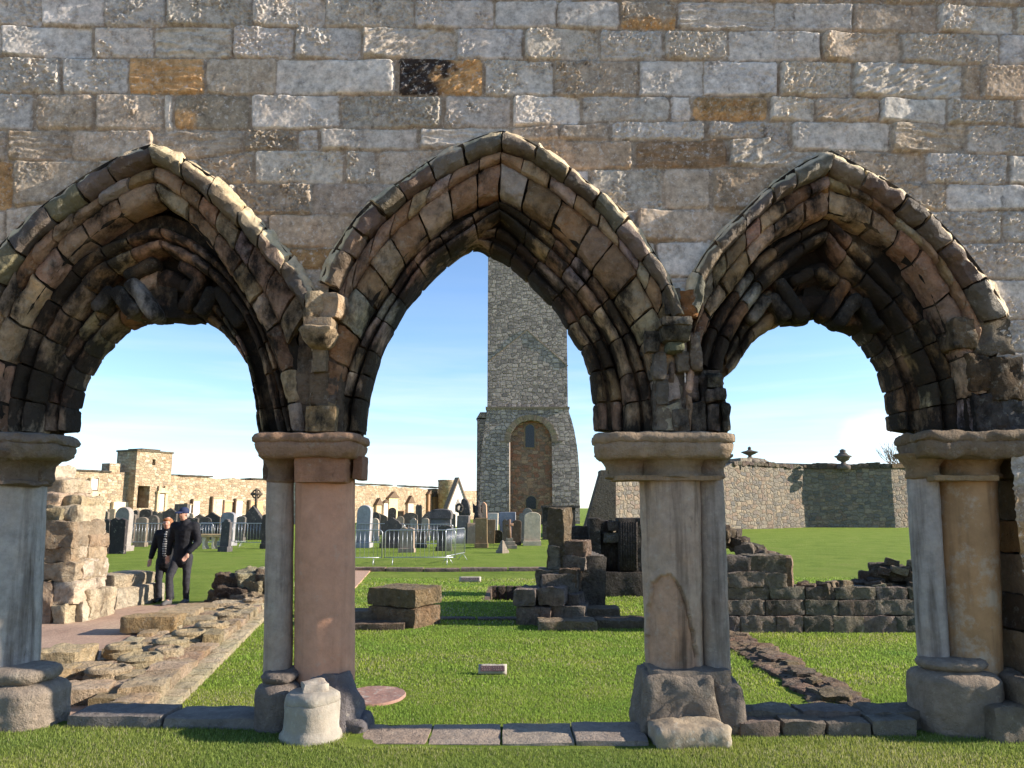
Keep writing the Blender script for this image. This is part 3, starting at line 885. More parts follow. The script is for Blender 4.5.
# ---- piers: capital, shafts, base
def X_(px, py, Y): return P(px, py, Y)[0]
def Z_(py, Y): return P(512, py, Y)[2]
cap, bases = MB(), MB()
def slab(mb, x0, x1, y0, y1, yf, yb, col, rough=.008, bev=.02, cell=.035, taper=0):
    yb = min(yb, 5.82)
    ym = (y0 + y1) / 2
    a, b = P(x0, y0, yf), P(x1, y1, yf)
    xa = P(x0, ym, yb)[0] if x0 > 512 else P(x0, ym, yf)[0]
    xb = P(x1, ym, yb)[0] if x1 < 512 else P(x1, ym, yf)[0]
    stone(mb, ((xa + xb) / 2, (yf + yb) / 2, (a[2] + b[2]) / 2), (xb - xa, yb - yf, a[2] - b[2]), rough=rough, bev=bev, cell=cell, col=col, taper=taper, maxn=26)
def bell(x0, x1, xt0, xt1, y0, y1, yc, col, rough=.006, n=40, yd=None):
    """round capital flaring upward: shaft edges x0..x1, top edges xt0..xt1 in picture columns"""
    zb, zt = Z_(y1, yc), Z_(y0, yc)
    xc, r = (X_(x0, y1, yc) + X_(x1, y1, yc)) / 2, (X_(x1, y1, yc) - X_(x0, y1, yc)) / 2
    rt = (X_(xt1, y0, yc) - X_(xt0, y0, yc)) / 2
    h = zt - zb
    pr = [(r * .97, zb - .0), (r * 1.07, zb + .008), (r * 1.07, zb + .028), (r * 1.0, zb + .04), (r * 1.0, zb + h * .45), (r + (rt - r) * .25, zb + h * .62), (r + (rt - r) * .6, zb + h * .8), (rt, zb + h * .93), (rt, zt)]
    lathe(cap, (xc, yc, 0), pr, n, col, rough, 8)
RED = lin(188, 146, 122)
RDC = lin(158, 116, 92)
flake_lines = [[(676, 582), (682, 592), (689, 610), (695, 636), (698, 658)]]
def shaft(name, xt0, xt1, yt, xb0, xb1, yb, yc, col, mat, rough=.006, label=None, ent=0.0, sink=.01, flake=None):
    zt, zb = Z_(yt, yc) + sink, Z_(yb, yc) - sink
    ct, cb = (X_(xt0, yt, yc) + X_(xt1, yt, yc)) / 2, (X_(xb0, yb, yc) + X_(xb1, yb, yc)) / 2
    rt, rb = (X_(xt1, yt, yc) - X_(xt0, yt, yc)) / 2, (X_(xb1, yb, yc) - X_(xb0, yb, yc)) / 2
    mb = MB()
    K = 110 if flake else 40
    pr = [(rb + (rt - rb) * i / K + ent * math.sin(math.pi * i / K), zb + (zt - zb) * i / K) for i in range(K + 1)]
    lathe(mb, (cb, yc, 0), pr, 200 if flake else 48, col, rough, 5, lean=((ct - cb) / (zt - zb), 0))
    if flake:
        V = mb.V[0]
        qx_, qy_ = proj(V[:, 0], V[:, 1], V[:, 2])
        nn_ = fbm(V * 14, 3)
        ins = inside(qx_ + 2.5 * nn_, qy_ + 3 * nn_, flake) & (V[:, 1] < yc)
        dn = np.array([cb, yc, 0]) - V
        dn[:, 2] = 0
        dn /= np.linalg.norm(dn, axis=1)[:, None] + 1e-9
        V += dn * (ins * .030)[:, None]
        mb.C[0][:, :3] *= np.where(ins[:, None], np.array([1.08, .92, .82]), 1.0)
        for crk in flake_lines:
            dmin = np.full(len(V), 99.0)
            for (ax_, ay_), (bx_, by_) in zip(crk[:-1], crk[1:]):
                L2 = (bx_ - ax_) ** 2 + (by_ - ay_) ** 2
                tt = np.clip(((qx_ - ax_) * (bx_ - ax_) + (qy_ - ay_) * (by_ - ay_)) / L2, 0, 1)
                dmin = np.minimum(dmin, np.hypot(qx_ - ax_ - tt * (bx_ - ax_) + 1.2 * nn_, qy_ - ay_ - tt * (by_ - ay_)))
            V += dn * (sstep(1.1, .2, dmin) * .006 * (V[:, 1] < yc))[:, None]
            mb.C[0][:, :3] *= (1 - .45 * sstep(1.2, .3, dmin) * (V[:, 1] < yc))[:, None]
    o = mb.build(name, mat, wall)
    if label: o['label'] = label
    return o

def loft(mb, x0, x1, yf, yb, prof, col, rad=.10, rough=.006, n=72):
    """moulded block on a rounded rectangular plan; prof = (outset, picture row) from the top down; x0, x1 are the picture columns of the widest edges"""
    yb = min(yb, 5.82)
    ym = (prof[0][1] + prof[-1][1]) / 2
    mx = max(o for o, r in prof)
    xa = P(x0, ym, yb - rad * .5)[0] if x0 > 512 else P(x0, ym, yf + rad * .5)[0]
    xb = P(x1, ym, yb - rad * .5)[0] if x1 < 512 else P(x1, ym, yf + rad * .5)[0]
    cx, cy, ha, hb = (xa + xb) / 2, (yf + yb) / 2, (xb - xa) / 2 - mx, (yb - yf) / 2 - mx
    rings = []
    rows_ = []
    for (o1, r1), (o2, r2) in zip(prof[:-1], prof[1:]):
        k_ = max(1, int(abs(r2 - r1) / 2.5))
        rows_ += [(o1 + (o2 - o1) * i / k_, r1 + (r2 - r1) * i / k_) for i in range(k_)]
    rows_.append(prof[-1])
    for o, r in rows_:
        a_, b_ = ha + o, hb + o
        q_ = min(rad, a_ * .95, b_ * .95)
        pts = []
        for k_ in range(4):
            sx_, sy_ = ((1, 1), (-1, 1), (-1, -1), (1, -1))[k_]
            c0, c1 = np.array([sx_ * (a_ - q_), sy_ * (b_ - q_)]), k_ * 90
            for i in range(6):
                w_ = math.radians(c1 + 90 * i / 5)
                pts.append(c0 + q_ * np.array([math.cos(w_), math.sin(w_)]))
        pts = np.array(pts)
        # even points along the outline
        cl = np.concatenate([pts, pts[:1]])
        s_ = np.concatenate([[0], np.cumsum(np.linalg.norm(np.diff(cl, axis=0), axis=1))])
        t_ = np.linspace(0, s_[-1], n, endpoint=False)
        rings.append(np.c_[np.interp(t_, s_, cl[:, 0]) + cx, np.interp(t_, s_, cl[:, 1]) + cy, np.full(n, Z_(r, yf))])
    V = np.concatenate(rings[::-1])
    m_ = len(rings)
    off = np.array([random.uniform(-30, 30) for _ in range(3)])
    V = V + rough * vnoise(V * 7 + off, 5)
    i = np.arange(m_ - 1)[:, None] * n
    j = np.arange(n)[None]
    k_ = (j + 1) % n
    mb.add(V, [np.stack([i + j, i + k_, i + n + k_, i + n + j], -1).reshape(-1, 4), np.arange(n)[::-1], (m_ - 1) * n + np.arange(n)], col)
def capprof(t, b, o1, o2):
    """abacus with a roll and hollow, then a bell and a neck ring"""
    h = b - t
    return [(o1 - .03, t), (o1 - .006, t + .04 * h), (o1, t + .12 * h), (o1 - .006, t + .2 * h), (o1 - .02, t + .23 * h), (o1 - .014, t + .28 * h), (o1 - .03, t + .42 * h), (o1 - .045, t + .47 * h), (o2 + (o1 - o2) * .45, t + .53 * h), (o2 + (o1 - o2) * .15, t + .62 * h), (o2, t + .75 * h), (o2, t + .88 * h), (o2 + .014, t + .9 * h), (o2 + .016, t + .95 * h), (o2, t + .985 * h), (o2 - .03, b)]
def abprof(t, b, o):
    h = b - t
    return [(o - .035, t), (o - .008, t + .06 * h), (o, t + .2 * h), (o - .004, t + .34 * h), (o - .022, t + .40 * h), (o - .016, t + .46 * h), (o - .020, t + .62 * h), (o - .040, t + .9 * h), (o - .06, b)]
def baseprof(t, m1, b, o1, o2):
    """ring moulding from t to m1, then the plinth down to b"""
    h = m1 - t
    return [(o1 - .05, t), (o1 - .012, t + .15 * h), (o1, t + .45 * h), (o1 - .010, t + .8 * h), (o1 - .04, m1), (o2 - .05, m1 + 1.5), (o2 - .02, m1 + 4), (o2, m1 + 9), (o2 + .005, (m1 + b) / 2), (o2, b)]
# first pier in full view (red column)
loft(cap, 250, 371, 5.31, 5.82, abprof(432, 457, .085), lin(150, 124, 104), .08, .014, 120)
bell(268, 294, 256, 302, 454, 483, 5.64, lin(132, 112, 94))
slab(cap, 262, 300, 454, 480, 5.62, 5.80, lin(108, 92, 78), .008, .02)
slab(cap, 293, 357, 453, 483, 5.40, 5.80, lin(160, 122, 98), .008, .03)
slab(cap, 352, 369, 455, 480, 5.54, 5.80, lin(140, 108, 88), .008, .02)
M_red = stone_mat('red_sandstone', var=.22, stain=.10, stain_s=5, lich=.12, bump=.35, dist=.02, warm=.1, streak=.25)
shaft('column_shaft', 296.5, 354.5, 481, 295, 354.5, 679, 5.69, RED, M_red, .003, 'thick smooth red sandstone column')
shaft('column_shaft', 267, 293.5, 482, 263.5, 292, 679, 5.65, lin(160, 150, 140), M_shaft, .004, 'slim grey stone shaft beside the red column')
loft(bases, 251, 310, 5.36, 5.86, baseprof(676, 686, 745, .055, .085), lin(118, 112, 108), .16, .012)
loft(bases, 288, 368, 5.37, 5.90, [(-.02, 678), (.0, 684), (.02, 692), (.045, 704), (.07, 720), (.085, 735), (.085, 748)], lin(106, 104, 108), .14, .030)
stone(bases, P(356, 730, 5.55), (.20, .34, .22), rough=.03, bev=.09, cell=.04, col=lin(98, 96, 100))
# second pier
loft(cap, 590, 738, 5.31, 5.82, abprof(431, 458, .085), lin(150, 136, 118), .10, .016, 130)
bell(606, 646, 594, 656, 455, 479, 5.68, lin(140, 126, 106))
bell(640, 702, 630, 712, 455, 479, 5.66, lin(140, 126, 106))
bell(696, 724, 688, 735, 455, 479, 5.62, lin(128, 116, 102))
slab(cap, 604, 724, 456, 477, 5.62, 5.82, lin(96, 86, 74), .010, .02)
slab(cap, 610, 722, 475, 480.5, 5.43, 5.80, lin(150, 130, 104), .006, .015, .03)
shaft('column_shaft', 639.5, 700.5, 479, 646, 703, 674, 5.69, lin(166, 151, 136), M_shaft, .008, 'thick grey-brown column with a long diagonal crack', flake=[(648, 600), (651, 584), (662, 575), (672, 576), (681, 588), (689, 608), (695, 635), (699, 660), (699, 676), (640, 676)])
shaft('column_shaft', 697, 723, 478, 704, 730.5, 672, 5.63, lin(146, 138, 130), M_shaft, .006, 'slim dark grey shaft leaning beside the cracked column')
slab(bases, 640, 735, 671, 690, 5.42, 5.90, lin(122, 116, 108), .015, .03, taper=.06)
slab(bases, 630, 722, 677, 742, 5.34, 5.94, lin(120, 114, 106), .028, .05, taper=.13)
slab(bases, 698, 750, 684, 742, 5.37, 5.94, lin(116, 110, 104), .025, .05, taper=.22)
slab(bases, 640, 660, 664, 690, 5.75, 6.0, lin(84, 82, 82), .01, .03)
# left-hand pier at the edge of the picture
loft(cap, -120, 84, 5.28, 5.82, abprof(432, 458, .10), lin(124, 116, 106), .14, .026, 130)
bell(-52, 40, -66, 66, 455, 486, 5.66, lin(112, 102, 92), .025)
slab(cap, -50, 58, 456, 484, 5.62, 5.82, lin(100, 90, 80), .02, .05)
shaft('column_shaft', -50, 40, 485, -54, 32.5, 678, 5.71, lin(158, 156, 152), M_shaft, .005, 'broad pale grey column with dark flecks')
loft(bases, -110, 74, 5.30, 5.88, baseprof(673, 689, 752, .06, .10), lin(138, 130, 120), .20, .012, 110)
stone(bases, P(40, 676, 5.75), (.09, .12, .09), rough=.01, bev=.04, cell=.03, col=lin(110, 106, 100))
# right-hand pier and its jamb
loft(cap, 892, 1075, 5.31, 5.82, abprof(430, 457, .085), lin(122, 110, 94), .10, .024, 130)
bell(908, 938, 896, 946, 454, 479, 5.64, lin(140, 122, 96))
bell(938, 996, 930, 1006, 454, 479, 5.68, lin(140, 116, 84))
slab(cap, 990, 1060, 453, 478, 5.42, 5.82, lin(120, 104, 82), .02, .04)
slab(cap, 905, 1000, 454, 477, 5.64, 5.82, lin(92, 80, 64), .01, .02)
slab(cap, 906, 1000, 475, 481, 5.43, 5.82, lin(150, 130, 100), .006, .015, .03)
M_och = stone_mat('ochre_stone', var=.35, stain=.2, stain_s=2.4, lich=.75, bump=.22, warm=.3, streak=.5, lichc=(.42, .37, .30), bs=.35)
shaft('column_shaft', 908, 937, 478, 919.5, 949, 668, 5.65, lin(156, 152, 148), M_shaft, .004, 'slim pale shaft leaning inward, with dark peeling patches')
shaft('column_shaft', 935, 993, 478, 939, 998, 670, 5.71, lin(164, 134, 100), M_och, .006, 'thick ochre and cream stained column')
loft(bases, 904, 1010, 5.32, 5.86, baseprof(664, 676, 752, .05, .10), lin(136, 126, 114), .18, .012, 90)
slab(bases, 976, 1060, 682, 716, 5.18, 5.8, lin(128, 118, 106), .02, .06)
slab(bases, 945, 1070, 708, 755, 5.22, 5.9, lin(118, 110, 98), .02, .04)
jm = MB()
for (y0, y1, c_) in [(478, 521, lin(128, 108, 84)), (521, 555, lin(150, 112, 72)), (555, 597, lin(132, 110, 86)), (597, 634, lin(84, 68, 54)), (634, 680, lin(140, 118, 92))]:
    slab(jm, 997, 1036, y0, y1, 5.43, 5.9, jit(c_, .08), .012, .025)
jm.build('jamb', M_pier, wall, sharp=50)
cap.build('capital', M_pier, wall, sharp=55)
bases.build('pier_base', M_pier, wall, sharp=55)

# sills between the piers and the threshold of the middle arch
sill = MB()
def gslab(mb, px0, px1, yfront, yback, z, h, col, n=1, rough=.012, gap=.01, cell=.06):
    xs = np.linspace(px0, px1, n + 1)
    for i in range(n):
        a, b = G(xs[i], 730, z)[0] , G(xs[i + 1], 730, z)[0]
        k = yfront / G(512, 730, z)[1]
        a, b = a * k + gap / 2, b * k - gap / 2
        stone(mb, ((a + b) / 2, (yfront + yback) / 2, z - h / 2 + random.uniform(-.01, .01)), (b - a, yback - yfront, h), rough=rough, bev=.025, cell=cell, col=jit(col, .12), maxn=20)
gslab(sill, 64, 258, 5.44, 5.80, .105, .42, lin(120, 116, 116), 2, .014)
gslab(sill, 738, 918, 5.36, 5.74, .10, .40, lin(112, 104, 94), 4, .022)
gslab(sill, 738, 930, 5.52, 5.78, .125, .40, lin(104, 98, 92), 3, .02)
sill.build('sill', M_pier, wall, sharp=55)
thr = MB()
gslab(thr, 352, 650, 5.16, 5.62, .025, .36, lin(146, 136, 126), 4, .008, .002)
tag(thr.build('threshold', M_pier, wall, sharp=55), 'low pinkish threshold slabs under the middle arch')
# ================================================================== GROUND
PITX0, PITX1, PITY0, PITY1 = G(486, 600)[0], G(524, 600)[0], 15.3, 17.9
def ground_z(x, y):
    x, y = np.asarray(x, float), np.asarray(y, float)
    p = np.stack([x, y, np.zeros_like(x)], 1)
    front = 0.012 * np.maximum(0, -x) + 0.0
    k = sstep(5.62, 5.86, y)
    z = front * (1 - k) + GB * k
    far = sstep(7, 20, y)
    z = z + .010 * fbm(p * 1.3, 3) * (.4 + far) + .03 * fbm(p * .25 + 3, 2) * far
    # the lawn swells beyond the low wall on the right
    z = z + .25 * sstep(24, 50, y) * sstep(3, 16, x)
    pit = sstep(PITX0 - .05, PITX0 + .12, x) * sstep(PITX1 + .05, PITX1 - .12, x) * sstep(PITY0, PITY0 + .15, y) * sstep(PITY1 + .05, PITY1 - .1, y)
    return z - .55 * pit
def geo(a, b, n):
    return a * (b / a) ** np.linspace(0, 1, n)
ys = np.concatenate([-geo(2, 2500, 14)[::-1], np.arange(-1, 3, .5), np.arange(3, 21, .1), np.arange(21, 70, .7), geo(70, 4000, 30)])
xs = np.concatenate([-geo(15, 3000, 24)[::-1], np.arange(-14.6, 14.6, .12), geo(15, 3000, 24)])
GXX, GYY = np.meshgrid(xs, ys)
gv = np.stack([GXX.ravel(), GYY.ravel(), ground_z(GXX.ravel(), GYY.ravel())], 1)
ii, jj = np.meshgrid(np.arange(len(ys) - 1), np.arange(len(xs) - 1), indexing='ij')
a = (ii * len(xs) + jj).ravel()
gq = np.stack([a, a + 1, a + len(xs) + 1, a + len(xs)], 1)

def grass_mat():
    m, nt, b = newmat('lawn')
    p = pos(nt)
    n1 = noise(nt, p, 1.1, 6, .65)
    n2 = noise(nt, p, 16, 6, .7)
    n3 = noise(nt, pos(nt, (1, .35, 1)), 60, 4, .7)
    c = ramp(nt, n1, [(.30, (.135, .200, .028)), (.5, (.190, .260, .040)), (.72, (.235, .275, .060))])
    c = mixc(nt, 1.0, c, ramp(nt, n2, [(.3, .72), (.7, 1.3)]), 'MULTIPLY')
    c = mixc(nt, ramp(nt, n3, [(.55, 0), (.8, .5)]), c, (.15, .16, .045))
    c = mixc(nt, ramp(nt, noise(nt, p, .55, 5, .7), [(.6, 0), (.78, .45)]), c, (.14, .12, .045))
    nt.links.new(c, b.inputs['Base Color'])
    h = N(nt, 'ShaderNodeMath', {0: noise(nt, p, 45, 6, .75), 1: noise(nt, p, 160, 3, .7)}, operation='ADD').outputs[0]
    bp = N(nt, 'ShaderNodeBump', {'Height': h, 'Strength': .9, 'Distance': .05})
    nt.links.new(bp.outputs[0], b.inputs['Normal'])
    b.inputs['Roughness'].default_value = 1
    b.inputs['Specular IOR Level'].default_value = .1
    return m
M_lawn = grass_mat()
g = MB().add(gv, [gq])
tag(g.build('ground', M_lawn, origin=(0, 0, 0)), kind='structure')

# paved areas, as thin sheets just over the ground
def sheet(name, px, m, lift=.012, z=GB, col=(.3, .3, .3), step=.25, dens=True):
    w = [G(x, y, z) for x, y in px]
    w = [np.array(v[:2]) for v in w]
    mb = MB()
    # grid clipped to the outline
    w2 = np.array(w)
    x0, y0 = w2.min(0)
    x1, y1 = w2.max(0)
    top = np.c_[w2, np.full(len(w2), z + lift)]
    bot = np.c_[w2, np.full(len(w2), z - .2)]
    n = len(w2)
    j = np.arange(n)
    k = (j + 1) % n
    mb.add(np.concatenate([top, bot]), [j, np.stack([j, n + j, n + k, k], 1)], col)
    return mb.build(name, m, smooth=False)

def paving_mat():
    m, nt, b = newmat('worn_paving')
    p = pos(nt)
    c = ramp(nt, noise(nt, p, .9, 6, .65), [(.3, lin(150, 124, 106)), (.55, lin(170, 142, 122)), (.75, lin(180, 158, 132))])
    c = mixc(nt, 1.0, c, ramp(nt, noise(nt, p, 22, 6, .7), [(.3, .75), (.7, 1.2)]), 'MULTIPLY')
    c = mixc(nt, ramp(nt, noise(nt, pos(nt, (1, .5, 1)), 3, 6, .7), [(.58, 0), (.72, .6)]), c, lin(120, 86, 74))
    nt.links.new(c, b.inputs['Base Color'])
    bp = N(nt, 'ShaderNodeBump', {'Height': noise(nt, p, 30, 8, .7), 'Strength': .5, 'Distance': .04})
    nt.links.new(bp.outputs[0], b.inputs['Normal'])
    return m
M_pave = paving_mat()
sheet('path_or_bounce_sheet', [(-260, 735), (-330, 640), (-60, 625), (60, 611), (205, 604), (262, 598), (268, 606), (200, 640), (120, 690), (60, 730)], M_pave, .03)
M_gravel = plain_mat('gravel_path', lin(176, 142, 118), var=.35, vs=30)
sheet('path_or_bounce_sheet', [(340, 596), (340, 570.5), (372, 569.5), (364, 579), (352, 592)], M_gravel, .03)

g_ = MB()  # added tan sheet behind the camera, unseen, bounces warm light onto the arcade
xs_, ys_ = np.meshgrid(np.linspace(-24, 24, 60), np.linspace(-14, 2.2, 24))
pp_ = np.stack([xs_.ravel(), ys_.ravel() + .25 * fbm(np.c_[xs_.ravel() * .4, ys_.ravel() * 0, xs_.ravel() * 0], 2) * (ys_.ravel() > 2), ground_z(xs_.ravel(), ys_.ravel()) + .03], 1)
ii, jj = np.meshgrid(np.arange(23), np.arange(59), indexing='ij')
a = (ii * 60 + jj).ravel()
g_.add(pp_, [np.stack([a, a + 1, a + 61, a + 60], 1)])
tag(g_.build('path_or_bounce_sheet', M_gravel, origin=(0, 0, 0)), kind='structure')

# ------------------------------------------------------------------ near grass
def in_rects(x, y, z):
    px, py = proj(x, y, z)
    bad = np.zeros(len(x), bool)
    polys = [[(-60, 735), (-60, 690), (90, 690), (90, 735)], [(20, 722), (40, 600), (262, 560), (272, 570), (268, 612), (150, 712), (120, 725)], [(240, 750), (240, 690), (374, 690), (374, 750)],
             [(360, 707), (360, 686), (395, 686), (411, 692), (409, 700), (392, 706)], [(628, 745), (628, 690), (750, 690), (750, 745)], [(722, 634), (750, 634), (862, 702), (800, 704)],
             [(350, 632), (350, 585), (440, 588), (440, 632)], [(515, 632), (515, 590), (645, 590), (645, 632)], [(722, 633), (722, 570), (925, 570), (925, 633)], [(476, 676), (476, 668), (510, 668), (510, 676)]]
    for pl in (polys[1], polys[3], polys[5], polys[9]):
        bad |= inside(px, py, pl)
    bad |= (y > 5.10) & (y < 5.84) & (x > P(352, 740, 5.4)[0]) & (x < P(650, 740, 5.4)[0])
    bad |= (y > 5.46) & (y < 5.80)
    bad |= (px < -190) | (px > 1214)
    return bad
gb = []
for (y0, y1, dn, hh, ww) in [(2.3, 3.9, 7000, .018, .0034), (3.9, 5.46, 15000, .018, .0028), (5.8, 8.0, 8000, .019, .0040), (8.0, 12.0, 2600, .022, .007), (12, 20, 520, .026, .015)]:
    xm = .90 * y1
    n = int(dn * (y1 - y0) * 2 * xm)
    x = rng.uniform(-xm, xm, n)
    y = rng.uniform(y0, y1, n)
    z = ground_z(x, y)
    ok = ~in_rects(x, y, z)
    x, y, z = x[ok], y[ok], z[ok]
    n = len(x)
    an = rng.uniform(0, 2 * np.pi, n)
    p3 = np.stack([x, y, 0 * x], 1)
    h = hh * rng.uniform(.5, 1.35, n) * (1 + .4 * fbm(p3 * 1.5, 2))
    w = ww * rng.uniform(.7, 1.3, n)
    ln = rng.uniform(.15, .8, n) * h
    la = rng.uniform(0, 2 * np.pi, n)
    bx_, by_ = np.cos(an) * w, np.sin(an) * w
    V = np.stack([np.stack([x - bx_, y - by_, z - .004], 1), np.stack([x + bx_, y + by_, z - .004], 1), np.stack([x + np.cos(la) * ln, y + np.sin(la) * ln, z + h], 1)], 1)
    pat = fbm(p3 * .9 + 7, 3)
    pat2 = fbm(p3 * .33 + 21, 3)
    pat = pat + .7 * np.clip(pat2, 0, 1)
    dry = (rng.random(n) < np.clip(.10 + .35 * pat, .04, .5))
    c = np.stack([.235 + .08 * pat, .325 + .05 * pat, np.full(n, .055)], 1) * rng.uniform(.55, 1.6, (n, 1))
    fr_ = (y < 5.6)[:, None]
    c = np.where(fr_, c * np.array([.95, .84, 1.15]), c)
    c[dry] = np.array([.42, .39, .22]) * rng.uniform(.7, 1.2, (dry.sum(), 1))
    gb.append((V.reshape(-1, 3), np.repeat(np.clip(c, .008, .5), 3, 0)))
mg = MB()
for V, c in gb:
    mg.add(V, [np.arange(len(V)).reshape(-1, 3)], c)
def blade_mat():
    m, nt, b = newmat('grass_blades')
    a = N(nt, 'ShaderNodeAttribute', attribute_name='Col').outputs['Color']
    nt.links.new(a, b.inputs['Base Color'])
    b.inputs['Roughness'].default_value = .7
    b.inputs['Specular IOR Level'].default_value = .15
    tr = N(nt, 'ShaderNodeBsdfTranslucent', {'Color': a})
    mx = N(nt, 'ShaderNodeMixShader', {0: .5, 1: b.outputs[0], 2: tr.outputs[0]})
    nt.links.new(mx.outputs[0], nt.nodes['Material Output'].inputs['Surface'])
    return m
tag(mg.build('grass', blade_mat(), smooth=False, origin=(0, 0, 0)), 'short mown lawn grass around the arcade', kind='stuff')

# ================================================================== STONES AND RUINS ON THE LAWN
def ground_at(px, py):
    x, y, _ = G(px, py)
    return x, y, float(ground_z([x], [y])[0])

def tagged(mb, name, m, label, cat, group=None, origin=None, smooth=True):
    return tag(mb.build(name, m, smooth=smooth, sharp=50 if smooth else None, origin=origin), label, cat, group)

# drum of a column in front of the first pier
mb = MB()
dc = P(312.5, 740, 5.34)
dx = dc[0]
dr = .205
lathe(mb, (dx, 5.30, 0), [(.205, -.06), (.203, .02), (.196, .05), (.182, .065), (.176, .09), (.178, .18), (.177, .235), (.172, .239), (.177, .247), (.172, .285), (.150, .304), (.02, .31)], 48, lin(152, 144, 132), .012, 9)
stone(mb, (dx + .01, 5.31, .325), (.17, .15, .08), rough=.014, bev=.03, cell=.03, col=lin(158, 148, 136), rz=.4)
tagged(mb, 'column_drum', M_drum, 'short pale stone drum with a broken knob on top, standing before the red column', 'column drum')
mb = MB()
q = P(690, 745, 5.2)
stone(mb, (q[0], 5.24, .045), (.50, .30, .16), rough=.02, bev=.07, cell=.03, col=lin(152, 138, 118), rz=.06)
tagged(mb, 'flat_stone', M_drum, 'flat rounded stone lying on the grass before the cracked column', 'stone')
mb = MB()
q = G(374, 696.5)
lathe(mb, (q[0], q[1], GB), [(.30, -.06), (.30, .005), (.29, .020), (.02, .022)], 40, lin(150, 118, 106), .008, 8, sx=1.0, sy=1.25)
tagged(mb, 'stone_disc', M_drum, 'round pinkish stone disc set flush in the lawn beside the red column', 'stone disc')

# small tablets
def plaque(px0, px1, ytop, ybot, label, inner):
    x0, y, z = ground_at(px0, ybot)
    x1 = ground_at(px1, ybot)[0]
    t = thing('memorial_plaque', ((x0 + x1) / 2, y, z), label, 'plaque')
    w = x1 - x0
    m1, m2, m3 = MB(), MB(), MB()
    h = (ybot - ytop) * y / FPX * 1.05
    tilt = math.radians(-30)
    c = np.array([(x0 + x1) / 2, y + .04, z + h * .48])
    stone(m1, c, (w, .07, h * 1.1), rx=tilt, rough=.003, bev=.008, cell=.05, col=lin(178, 170, 160))
    d = np.array([0, -math.cos(tilt) * .037, math.sin(tilt) * .037 * -1 * -1])
    cc = c + rot(np.array([[0, -.037, 0]]), rx=tilt)[0]
    box(m2, cc, (w * .84, .006, h * .62), rx=tilt, col=inner)
    for i in range(2):
        for k in range(9):
            if k == 4: continue
            p = c + rot(np.array([[(-.36 + .08 * k + .02 * (i % 2)) * w, -.0415, (.12 - .24 * i) * h]]), rx=tilt)[0]
            box(m3, p, (w * .05, .003, h * .07), rx=tilt, col=lin(150, 136, 138))
    m1.build('tablet', M_drum, t)
    m2.V += m3.V; m2.C += m3.C; m2.F += [f + m2.n for f in m3.F]
    m2.build('inscribed_panel', M_grave, t, smooth=False)
plaque(478, 507, 667, 675, 'small pale stone plaque with a dark panel alone on the open lawn', lin(104, 84, 92))
plaque(459, 481, 577, 581.5, 'small grey plaque in the shade near the kerb beyond the lawn', lin(88, 84, 88))

# low block on the left of the middle lawn
def gblock(mb, px0, px1, pyb, pyt, dep, col, yoff=0, rough=.02, bev=.04, rz=0, cell=.07, sink=.04, py_g=None, lift=0, taper=0):
    """block whose front foot runs from px0 to px1 at ground row pyb and whose front top is seen at pyt"""
    x0, y, z = ground_at(px0, py_g or pyb)
    x1 = ground_at(px1, py_g or pyb)[0]
    y += yoff
    x0, x1 = P(px0, pyb, y)[0], P(px1, pyb, y)[0]
    zt, zb = P(px0, pyt, y)[2], P(px0, pyb, y)[2]
    if lift == 0 and py_g is None: zb -= sink
    stone(mb, ((x0 + x1) / 2, y + dep / 2, (zt + zb) / 2), (abs(x1 - x0), dep, zt - zb), rz=rz, rough=rough, bev=bev, cell=cell, col=col, taper=taper)

t = thing('ruined_block', ground_at(404, 628), 'squared two-course stone block with a flat top beside the red column, on the lawn', 'ruin')
mb = MB()
x, y, z = ground_at(402, 628)
for k, (zz0, hh, w) in enumerate([(z - .05, .34, .90), (z + .30, .27, .92)]):
    stone(mb, (x - .02, y + .38, zz0 + hh / 2), (w, .72, hh), rough=.022, bev=.05, cell=.06, col=jit(lin(146, 124, 98), .1), rz=-.5)
mb.build('block', M_ruin, t, sharp=50)
mb = MB()
for (a, b, yb, yt, d, c) in [(340, 372, 626, 611, .5, lin(150, 134, 116)), (371, 402, 626, 612, .45, lin(132, 116, 98)), (340, 404, 631, 624, .5, lin(124, 106, 90))]:
    gblock(mb, a, b, yb, yt, d, c, rough=.02)
mb.build('footing', M_ruin, t, sharp=50)

# stepped ruin right of the middle opening
t = thing('stepped_ruin', ground_at(560, 627), 'stepped stump of dark masonry with a tall upright block in the shade', 'ruin')
mb = MB()
DK = lin(138, 130, 118)
gblock(mb, 520, 556, 626, 607, .75, jit(DK, .1), rz=-.2); gblock(mb, 554, 590, 626, 606, .7, jit(DK, .1), rz=-.2)
x, y, z = ground_at(556, 626)
for (p0, p1, r0, r1, yo, dep, c) in [(519, 545, 607, 589, 0, .75, DK), (543, 574, 606, 588, 0, .7, DK * 1.1), (572, 587, 608, 594, .15, .5, DK),
                                     (540, 572, 590, 570, .5, .6, DK * .85), (563, 585, 592, 569, .35, .55, lin(128, 112, 92)), (551, 568, 570, 546, .62, .5, DK), (566, 593, 571, 556, .55, .55, DK * 1.05), (566, 594, 557, 541, .6, .5, lin(126, 112, 94))]:
    gblock(mb, p0, p1 - 3, r0, r1, dep, jit(c, .12), yoff=yo, py_g=626, rough=.034, bev=.03, rz=-.28)
a_, b_ = P(556, 580, 13.8), P(600, 556, 13.8)
stone(mb, ((a_[0] + b_[0]) / 2, 13.9, (GB + b_[2]) / 2), (b_[0] - a_[0], 2.3, b_[2] - GB + .1), rough=.05, bev=.05, cell=.12, col=DK * .9, maxn=24)
a_, b_ = P(540, 590, 13.0), P(575, 574, 13.0)
